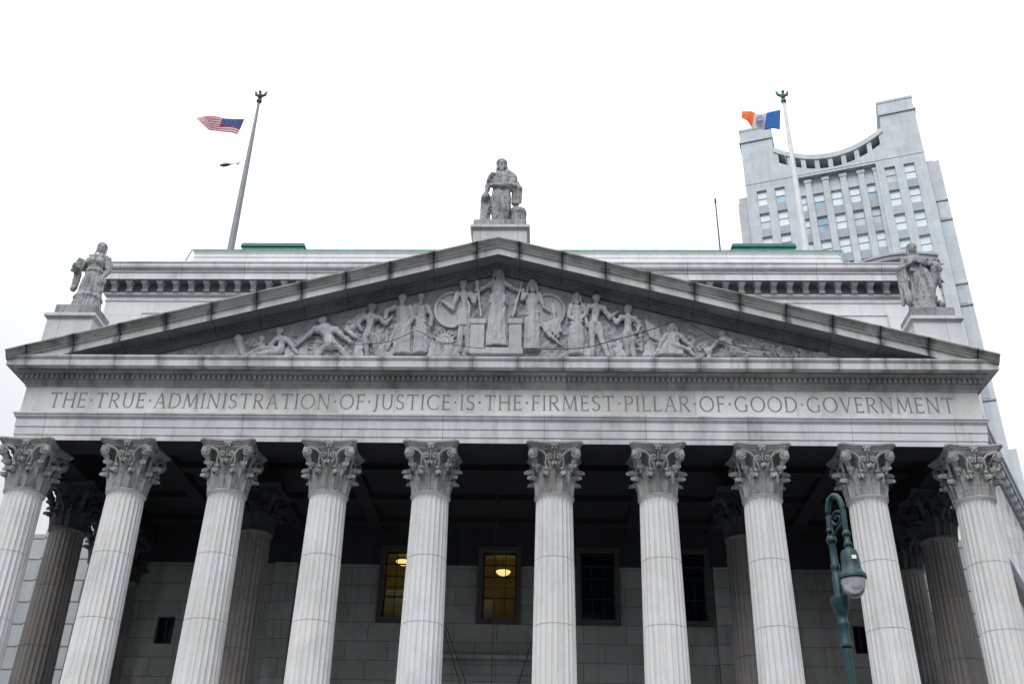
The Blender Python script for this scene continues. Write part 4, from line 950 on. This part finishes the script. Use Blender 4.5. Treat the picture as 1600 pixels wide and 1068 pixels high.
def usf(u, v):
    if u < .46 and v < 8/13: return 2
    return 0 if int(v*13) % 2 == 0 else 1
def stars(mb, rows, o):
    for i in range(9):
        for j in range(11):
            if (i+j) % 2: continue
            u = .46*(j+1)/12; v = 8/13*(i+1)/10
            p = rows[int(v*26)][int(u*40)]; q = rows[int(v*26)+1][int(u*40)+1]
            c = p+(q-p)*.5-o
            for sy in (-.02, .035): mb.add([(c.x+.024*math.cos(PI/2+k*2*PI/5)*(1), c.y+sy, c.z+.024*math.sin(PI/2+k*2*PI/5)) for k in range(5)], [(0, 1, 2, 3, 4)], 1)
make_flag(us, usf, [M_red, M_fwhite, M_blue], 'flag with red and white stripes and starred blue canton, flying left of the grey pole', stars)
ny = flag_grid([(1219.5, 171.5), (1208, 174), (1196, 177), (1184, 178.5), (1174, 174), (1159.5, 174)], [(1218.5, 202.5), (1208, 200.5), (1196, 203), (1186, 201.5), (1177, 202.5), (1168, 189), (1158.5, 184)], 36, 18, .3, 1)
def seal(mb, rows, o):
    c0 = rows[9][18]-o; ex = (rows[9][19]-rows[9][17]).normalized(); ez = Vector((0, 0, 1))
    for sy in (-.16, .16):
        off = Vector((0, sy, 0)); ring = []
        for r in (.56, .47): ring.append([c0+off+ex*r*.7*math.cos(k*PI/12)+ez*r*math.sin(k*PI/12) for k in range(24)])
        mb.grid(ring, 3, True)
        for (u0, u1, z0, z1) in ((-.09, .09, -.25, .28), (-.26, -.14, -.2, .2), (.14, .26, -.2, .2), (-.05, .05, .3, .42), (-.2, .2, -.36, -.29)):
            mb.add([c0+off+ex*u0+ez*z0, c0+off+ex*u1+ez*z0, c0+off+ex*u1+ez*z1, c0+off+ex*u0+ez*z1], [(0, 1, 2, 3)], 3)
make_flag(ny, lambda u, v: 0 if u < .36 else (1 if u < .66 else 2), [M_cblue, M_fwhite, M_orange, M_seal], 'blue, white and orange vertical tricolour flag with a seal, beside the pale pole', seal)
# halyards
for FP, p0, p1, p2 in ((FP1, (404, 170), (382, 186), (371, 210)), (FP2, (1223, 165), (1219.5, 171.5), (1218.5, 202.5))):
    o = FP.location
    a, b, c = at(*p0, 25), at(*p1, 25), at(*p2, 25)
    a = Vector((o.x, 24.85, a.z+.6))
    e = Vector((o.x, 24.7, o.z+2)); m = (c+e)/2+Vector((-.06, 0, 0))
    MB().tube([x-o for x in (a, b, c, m, e)], .012, 5).build('halyard', M_polew if o.x < 0 else M_polew, FP)

# ------------------------------------------------------------------ roof equipment
for x0, x1, lab in ((-20.45, -15.6, 'flat green copper roof hatch left of the apex statue'), (15.85, 20.6, 'flat green copper roof hatch beneath the pale flagpole')):
    t = thing('roof_hatch', ((x0+x1)/2, 21, 43.7), lab, 'roof hatch', 'green roof hatches'); w = (x1-x0)/2
    MB().box(-w+.1, w-.1, -1.2, 1.2, 0, 1.72).build('curb', M_copper, t, bevel=.03)
    MB().prism([(-w, 1.72), (w, 1.72), (w-.1, 2.0), (-w+.1, 2.0)], -1.3, 1.3).build('lid', M_copper, t, bevel=.02)
    MB().ball((.35, -.6, 2.02), (.45, .3, .22), 12, 8).build('vent_cap', M_copper, t, smooth=True)
    MB().tube([(-w+.3, -.9, 2.2), (-w+1.6, -.9, 2.14), (0, -.9, 2.18), (w-.4, -.9, 2.16)], .02, 5).tube([(-w+.3, -.9, 1.95), (-w+.3, -.9, 2.2)], .02, 5).tube([(w-.4, -.9, 1.95), (w-.4, -.9, 2.16)], .02, 5).build('rail', M_polew, t)
t = thing('roof_antenna', (16.1, 25, 43.6), 'thin dark whip antenna standing on the roof between apex statue and tower', 'antenna')
MB().tube([(0, 0, 0), (0, 0, 10.3)], [.075, .05], 8).build('mast', M_black, t); MB().tube([(0, 0, 10.3), (0, 0, 12.1)], [.028, .012], 6).build('whip', M_pole, t); MB().lathe([(.08, 9.9), (.08, 10.3)], seg=10).build('coupling', M_black, t)

# ------------------------------------------------------------------ tower behind
TA = math.radians(-17.56)
TW = thing('tower_block', (39.45, 110, 0), 'tall pale stone tower with concave arcaded top rising behind the right side', 'building'); TW.rotation_euler = (0, 0, TA)
WT = 31.42; cu = WT/2
def zc(u): return 126.95+.0395*(u-cu)**2
UL, UR = 5.8, WT-6.1
HM = 123.3
cols_side = [2.75, 6.0, WT-6.15, WT-2.9]; cols_mid = [cu-6.2, cu-3.1, cu, cu+3.1, cu+6.2]
ww = .90
RU0, RU1 = 8.55, WT-8.35
holes = []
for k in range(9):
    z1 = 121.4-5.2*k
    holes += [(c-ww, c+ww, z1-5.2+1.75, z1) for c in cols_side]
tw = MB()
wall_holes(tw, 0, RU0, 0, HM, 0, .5, [h for h in holes if h[1] < RU0])
wall_holes(tw, RU1, WT, 0, HM, 0, .5, [h for h in holes if h[0] > RU1])
hm = []
for k in range(9):
    z1 = 119.3-5.2*k; hm += [(c-ww, c+ww, z1-3.45, z1) for c in cols_mid]
wall_holes(tw, RU0, RU1, 0, HM-.6, 1.1, .5, hm)
tw.add([(RU0, 0, 0), (RU0, 1.1, 0), (RU0, 1.1, HM-.6), (RU0, 0, HM-.6)], [(0, 1, 2, 3)]); tw.add([(RU1, 0, 0), (RU1, 1.1, 0), (RU1, 1.1, HM-.6), (RU1, 0, HM-.6)], [(0, 1, 2, 3)])
# upper front wall under the concave arcade
us_ = [UL+(UR-UL)*i/24 for i in range(25)]
tw.prism([(RU0, HM-.6), (RU1, HM-.6), (RU1, HM), (RU0, HM)], 0, 1.1)
tw.add([(u, 0, zc(u)-3.2) for u in us_]+[(u, 0, HM) for u in us_], [(25+i, 25+i+1, i+1, i) for i in range(24)])
tw.grid([[(u, 0, zc(u)-3.2) for u in us_], [(u, 3.2, zc(u)-3.2) for u in us_]])
tw.box(.01, WT-.01, 1.75, 22, 0, HM-1).box(0, UL, 0, 22, HM, 136.2).box(UR, WT, 0, 22, HM, 136.2)
for a, b in ((0, UL), (UR, WT)):
    tw.box(a-.25, b+.25, -.25, 22, 133.3, 133.75).box(a-.1, b+.1, -.1, 22, 136.2, 136.7)
tw.box(-.06, WT+.06, -.07, -.002, HM-.1, HM+.15)
tw.box(-1.9, -.001, 2.5, 20, 0, 121.2).box(WT+.001, WT+2.15, 1.0, 20, 0, 121.6).box(WT+2.151, WT+3.3, 1.6, 18, 0, 66).box(-1.7, -.001, 2.8, 20, 121.2, 122.6).box(WT+.001, WT+1.4, 2.8, 20, 121.6, 123.2)
tw.build('tower_wall', M_tower, TW)
tb_ = MB()
for r0, r1, y0, y1 in ((-1.05, 0, -.15, 4),):
    for i in range(24):
        a, b = us_[i], us_[i+1]
        tb_.prism([(a, zc(a)+r0), (b, zc(b)+r0), (b, zc(b)+r1), (a, zc(a)+r1)], y0, y1)
tb_.build('curved_cornice', M_tower, TW)
MB().add([(u, 3.0, zc(u)-3.4) for u in us_]+[(u, 3.0, zc(u)-.8) for u in us_], [(i, i+1, 25+i+1, 25+i) for i in range(24)]).build('arcade_back', M_arcade, TW)
n = 8
for k in range(n+1):
    u = UL+.35+(UR-UL-.7)*k/n; MB().box(u-.42, u+.42, .05, 2.9, zc(u)-3.6, zc(u)-.9).build('arcade_pier', M_tower, TW)
# pilaster strips of the recessed middle with scroll heads
for c in (cu-4.65, cu-1.55, cu+1.55, cu+4.65, cu-7.3, cu+7.3):
    MB().box(c-.55, c+.55, .55, 1.098, 60, 121.6).box(c-.68, c+.68, .45, 1.098, 121.6, 122.3).build('tower_pilaster', M_tower, TW)
mats_w = [M_tower_dk, M_glasswh, M_glassbl, M_glassgr, M_dark]
rw = random.Random(11)
def twin_window(c, z1, y, hgt):
    mb = MB(); h2 = hgt/2; r = rw.random()
    t = (1, 1) if r < .52 else ((1, 2) if r < .66 else ((2, 2) if r < .74 else ((1, 3) if r < .86 else (3, 3))))
    mb.add([(c-ww, y, z1-h2), (c+ww, y, z1-h2), (c+ww, y, z1), (c-ww, y, z1)], [(0, 1, 2, 3)], t[0])
    mb.add([(c-ww, y, z1-2*h2), (c+ww, y, z1-2*h2), (c+ww, y, z1-h2), (c-ww, y, z1-h2)], [(0, 1, 2, 3)], t[1])
    mb.box(c-ww, c+ww, y-.09, y-.004, z1-h2-.06, z1-h2+.06, 0).box(c-ww, c-ww+.07, y-.085, y-.004, z1-hgt, z1, 0).box(c+ww-.07, c+ww, y-.085, y-.004, z1-hgt, z1, 0)
    w = mb.build('window', mats_w, TW)
    MB().box(c-ww+.002, c+ww-.002, y-.42, y-.30, z1-5.2+.003, z1-hgt-.003).build('spandrel', M_tower_dk, w)
    return w
for k in range(8):
    for c in cols_side: twin_window(c, 121.4-5.2*k, .40, 3.45)
    for c in cols_mid: twin_window(c, 119.3-5.2*k, 1.5, 3.45)
for z in (112.5, 95.3, 78): 
    w = MB().box(WT+.35, WT+1.4, .92, .99, z-3.4, z).build('window', M_glassgr, TW); MB().box(WT+.2, WT+2.15, .8, .995, z+.2, z+.5).box(WT+.2, WT+2.15, .8, .995, z-3.9, z-3.6).build('sill', M_tower_dk, w)
w = MB().box(-1.3, -.6, 2.42, 2.49, 108.6, 109.6).build('window', M_dark, TW)
# bowed lower cornice in front of the tower
bow = []; ub0, ub1 = 15.2, 29.0
def bowpt(t, e): 
    a = -1+2*t; return ((ub0+ub1)/2+a*((ub1-ub0)/2+e*.6), -(2.4*(1-a*a))-e-.3)
rows = []
for e, z in ((0, 60), (0, 98.6), (.25, 98.65), (.3, 99.0), (1.0, 99.5), (1.1, 100.1), (1.3, 100.2), (1.3, 100.6), (-.4, 100.7)):
    rows.append([(*bowpt(i/20, e), z) for i in range(21)])
mbw = MB().grid(rows[:2], 0).grid(rows[1:], 1).build('bowed_bay', [M_wing, M_tower_dk], TW)
for i in range(6):
    t0, t1 = .06+i*.155, .06+i*.155+.075
    for q0, q1 in ((t0, t0+.032), (t0+.042, t1)):
        a, b = bowpt(q0, .06), bowpt(q1, .06); MB().add([(a[0], a[1], 97.9), (b[0], b[1], 97.9), (b[0], b[1], 98.45), (a[0], a[1], 98.45)], [(0, 1, 2, 3)]).build('bay_window', M_dark, TW)

# ------------------------------------------------------------------ neighbouring wing on the right
WG = thing('side_building', (27.0, 15.65, 0), 'pale stone building with dark bracketed cornice behind the right portico corner', 'building'); WG.rotation_euler = (0, 0, math.radians(60))
wh = []
for k in range(10):
    for z in (31.5, 22.0, 15.0): wh.append((3.2+k*4.2, 4.6+k*4.2, z-3.6, z))
wm = MB(); wall_holes(wm, 2, 46, 0, 34.1, 0, .6, wh); wm.box(2, 46, .6, 14, 0, 34.1); wm.build('wall', M_wing, WG)
MB().prism_x([(.0, 34.0), (-.2, 34.1), (-.22, 34.4), (-.25, 34.6), (-.75, 34.65), (-.75, 35.2), (-.9, 35.4), (-.9, 35.7), (0, 35.8)], 2, 46).build('cornice', M_tower_dk, WG)
for k in range(21): MB().box(2.5+k*2.05, 3.1+k*2.05, -.65, -.2, 34.12, 34.645).build('bracket', M_wing, WG)
MB().prism_x([(0, 23.2), (-.5, 23.5), (-.7, 23.9), (-.7, 24.1), (0, 24.2)], 2, 46).build('band_course', M_tower_dk, WG)
for h in wh: MB().box(h[0], h[1], .4, .45, h[2], h[3]).build('window', M_glassdk, WG)
for k in range(10): MB().box(5.5+k*4.2, 6.3+k*4.2, -.22, -.002, 24.3, 32.9).build('pilaster', M_wing, WG)

# ------------------------------------------------------------------ street lamp
lx, ly = 6.95, -26.0
SLP = thing('street_lamp', (lx, ly, 0), 'dark green crook-armed street lamp in front of the right-hand columns', 'street lamp')
MB().lathe([(0.2072, 0), (.28, .25), (.22, .35), (0.148, 1.0), (0.0962, 1.15), (0.0814, 1.4), (0.0703, 2.2), (0.06512, 5.6)], seg=18).build('pole', M_lampgreen, SLP, smooth=True)
MB().lathe([(0.0666, 5.55), (0.0925, 5.58), (0.0925, 5.63), (0.074, 5.68), (0.074, 5.86), (0.0888, 5.9), (0.0888, 5.95), (0.074, 5.98), (0.0814, 6.05), (0.1332, 6.22), (0.1517, 6.30), (0.148, 6.34), (0.0888, 6.36), (0.0777, 6.42), (0.074, 6.70), (0.0629, 6.72), (0.0629, 6.78), (0.074, 6.8), (0.074, 6.86), (0.0555, 6.9), (0.0518, 7.22), (0.0629, 7.24), (0.0629, 7.30), (0.0518, 7.32), (0.0481, 7.45)], seg=18).build('pole_collar', M_lampgreen, SLP, smooth=True)
adx = Vector((.50, -.87, 0)).normalized(); RC = .165
arc_pts = [Vector((0, 0, 7.3)), Vector((0, 0, 7.55))]
for i in range(15):
    a = PI-PI*i/14; arc_pts.append(adx*(RC+RC*math.cos(a))+Vector((0, 0, 7.68+.30*math.sin(a))))
arc_pts.append(adx*2*RC+Vector((.0, 0, 7.5))); arc_pts.append(adx*(2*RC)+Vector((0, 0, 7.28)))
MB().tube(arc_pts, [.048, .048]+[.046]*15+[.044, .042], 12).build('crook_arm', M_lampgreen, SLP, smooth=True)
sc = MB()
pts = []
for i in range(26):
    t = i/25; a = -PI/2+t*3.4*PI; r = .165*(1-.8*t); pts.append(adx*(RC+.01+r*math.cos(a))+Vector((0, 0, 7.58+r*math.sin(a))))
sc.tube(pts, [.026-.01*i/25 for i in range(26)], 7)
sc.tube([Vector((0, 0, 7.3)), adx*.12+Vector((0, 0, 7.38)), adx*.28+Vector((0, 0, 7.48))], .024, 7).ball(Vector((0, 0, 7.28)), .085).ball(adx*.05+Vector((-.05, 0, 7.42)), .05)
sc.ball(adx*.06+Vector((0, 0, 7.93)), .05)
sc.build('scrollwork', M_lampgreen, SLP, smooth=True)
hx = adx*2*RC
MB().lathe([(0.0429, 7.34), (0.0663, 7.3), (0.0663, 7.26), (0.0429, 7.23), (0.0468, 7.16), (0.0663, 7.13), (0.0663, 7.084), (0.0468, 7.06), (0.0546, 7.036), (0.117, 7.004), (0.1365, 6.94), (0.1443, 6.812), (0.1521, 6.716), (0.1755, 6.652), (0.2067, 6.62), (0.2145, 6.596), (0.2145, 6.556), (0.195, 6.54)], (hx.x, hx.y, 0), 28).build('lamp_housing', M_lampgreen, SLP, smooth=True)
gl = MB().lathe([(0.1911, 6.552), (0.1872, 6.508), (0.1755, 6.436), (0.1482, 6.356), (0.1014, 6.292), (0.0468, 6.264), (0.0039, 6.26)], (hx.x, hx.y, 0), 28).build('globe', M_globe, SLP, smooth=True)
MB().box(-.035, .035, -.012, 0, 6.83, 6.89).build('number_plate', M_white, SLP).location = (hx.x+.02, hx.y-.149, 0)

# ------------------------------------------------------------------ cables
def cable(pts, y, r, label, name='cable'):
    P = [at(u, v, y) for u, v in pts]; o = P[0].copy(); Q = []
    for i in range(len(P)-1):
        for k in range(4):
            t = k/4; p0, p1, p2, p3 = P[max(i-1, 0)], P[i], P[i+1], P[min(i+2, len(P)-1)]
            Q.append(.5*((2*p1)+(p2-p0)*t+(2*p0-5*p1+4*p2-p3)*t*t+(3*p1-p0-3*p2+p3)*t**3)-o)
    Q.append(P[-1]-o)
    c = MB().tube(Q, r, 6).build(name, M_cable, None, smooth=True); c.location = o
    return tag(c, label, 'cable')
cable([(518, 537), (560, 538), (610, 533), (652, 517), (680, 532), (735, 542), (760, 544)], -.86, .017, 'dark cable sagging across the carved figures left of the central figure')
cable([(816, 544), (905, 544), (960, 531), (1010, 517), (1062, 501), (1090, 512), (1140, 538), (1200, 547)], -.86, .023, 'dark cable draped over the carved figures right of the central figure')
def hang(x, y, z0, z1, r, label):
    c = MB().tube([(0, 0, 0), (0, 0, z1-z0)], r, 6).build('cable', M_cable, None); c.location = (x, y, z0); tag(c, label, 'cable'); return c
p = at(777, 760, 7.0); hang(p.x, 7.0, 8, 21.6, .025, 'thin vertical cable hanging in the middle bay of the portico')
for (a, b, lab) in (((694, 985), (722, 1078), 'pair of slanting cables low in the portico beside the middle left column'), ((832, 1000), (806, 1078), 'single slanting cable low in the portico beside the middle right column')):
    A, B = at(*a, 9.0), at(*b, 9.0); mb = MB().tube([Vector((0, 0, 0)), A+(A-B)*.35-B], .03, 6)
    if 'pair' in lab: mb.tube([Vector((.32, 0, 0)), A+(A-B)*.35-B+Vector((.12, 0, 0))], .03, 6)
    c = mb.build('guy_cable', M_cable, None); c.location = B; tag(c, lab, 'cable')

# ------------------------------------------------------------------ helicopter
hp = at(355, 258, 480)
HC = thing('helicopter', hp, 'small dark helicopter in the sky left of the grey flagpole', 'helicopter'); HC.rotation_euler = (0, math.radians(-8), math.radians(8)); k = 1.05; HC.scale = (k, k, k)
mb = MB(); rows = []
for x, ry, rz_, cz in ((-4.6, .05, .05, -.1), (-4.3, .5, .45, -.1), (-3.5, .9, .85, .05), (-2, 1.1, 1.15, .2), (-.4, 1.1, 1.15, .25), (.8, .85, .85, .4), (1.8, .45, .45, .55), (2.6, .25, .27, .62), (7.2, .14, .16, .95), (7.3, .02, .02, .95)):
    rows.append([(x, ry*math.cos(j*PI/8), cz+rz_*math.sin(j*PI/8)) for j in range(16)])
mb.grid(rows, 0, True); mb.build('fuselage', M_heli, HC, smooth=True)
MB().prism([(6.6, .9), (7.2, .9), (8.1, 2.9), (7.7, 2.9)], -.06, .06).build('tail_fin', M_heli, HC)
MB().box(6.2, 6.9, -1.1, 1.1, .9, .96).build('tailplane', M_heli, HC)
MB().tube([(-1, 0, 1.2), (-1, 0, 2.1)], .14, 8).build('rotor_mast', M_heli, HC)
for a in (20, 110, 200, 290):
    c, s = math.cos(math.radians(a)), math.sin(math.radians(a)); b = MB().box(.2, 5.4, -.1, .1, -.02, .02); b.v = [(-1+x*c-y*s, x*s+y*c, 2.08+z) for x, y, z in b.v]; b.build('rotor_blade', M_polew, HC)
for s in (-1, 1): MB().tube([(-3.4, s*1.0, -1.35), (-3, s*1.0, -1.5), (1, s*1.0, -1.5)], .07, 6).tube([(-2.4, s*1.0, -1.5), (-2.4, s*.7, -.6)], .05, 6).tube([(0, s*1.0, -1.5), (0, s*.7, -.5)], .05, 6).build('skid', M_heli, HC)
MB().tube([(8.0, .1, 2.1), (8.0, .1, 3.6)], .04, 5).tube([(8.0, .1, 2.4), (8.0, .1, .9)], .04, 5).build('tail_rotor', M_heli, HC)
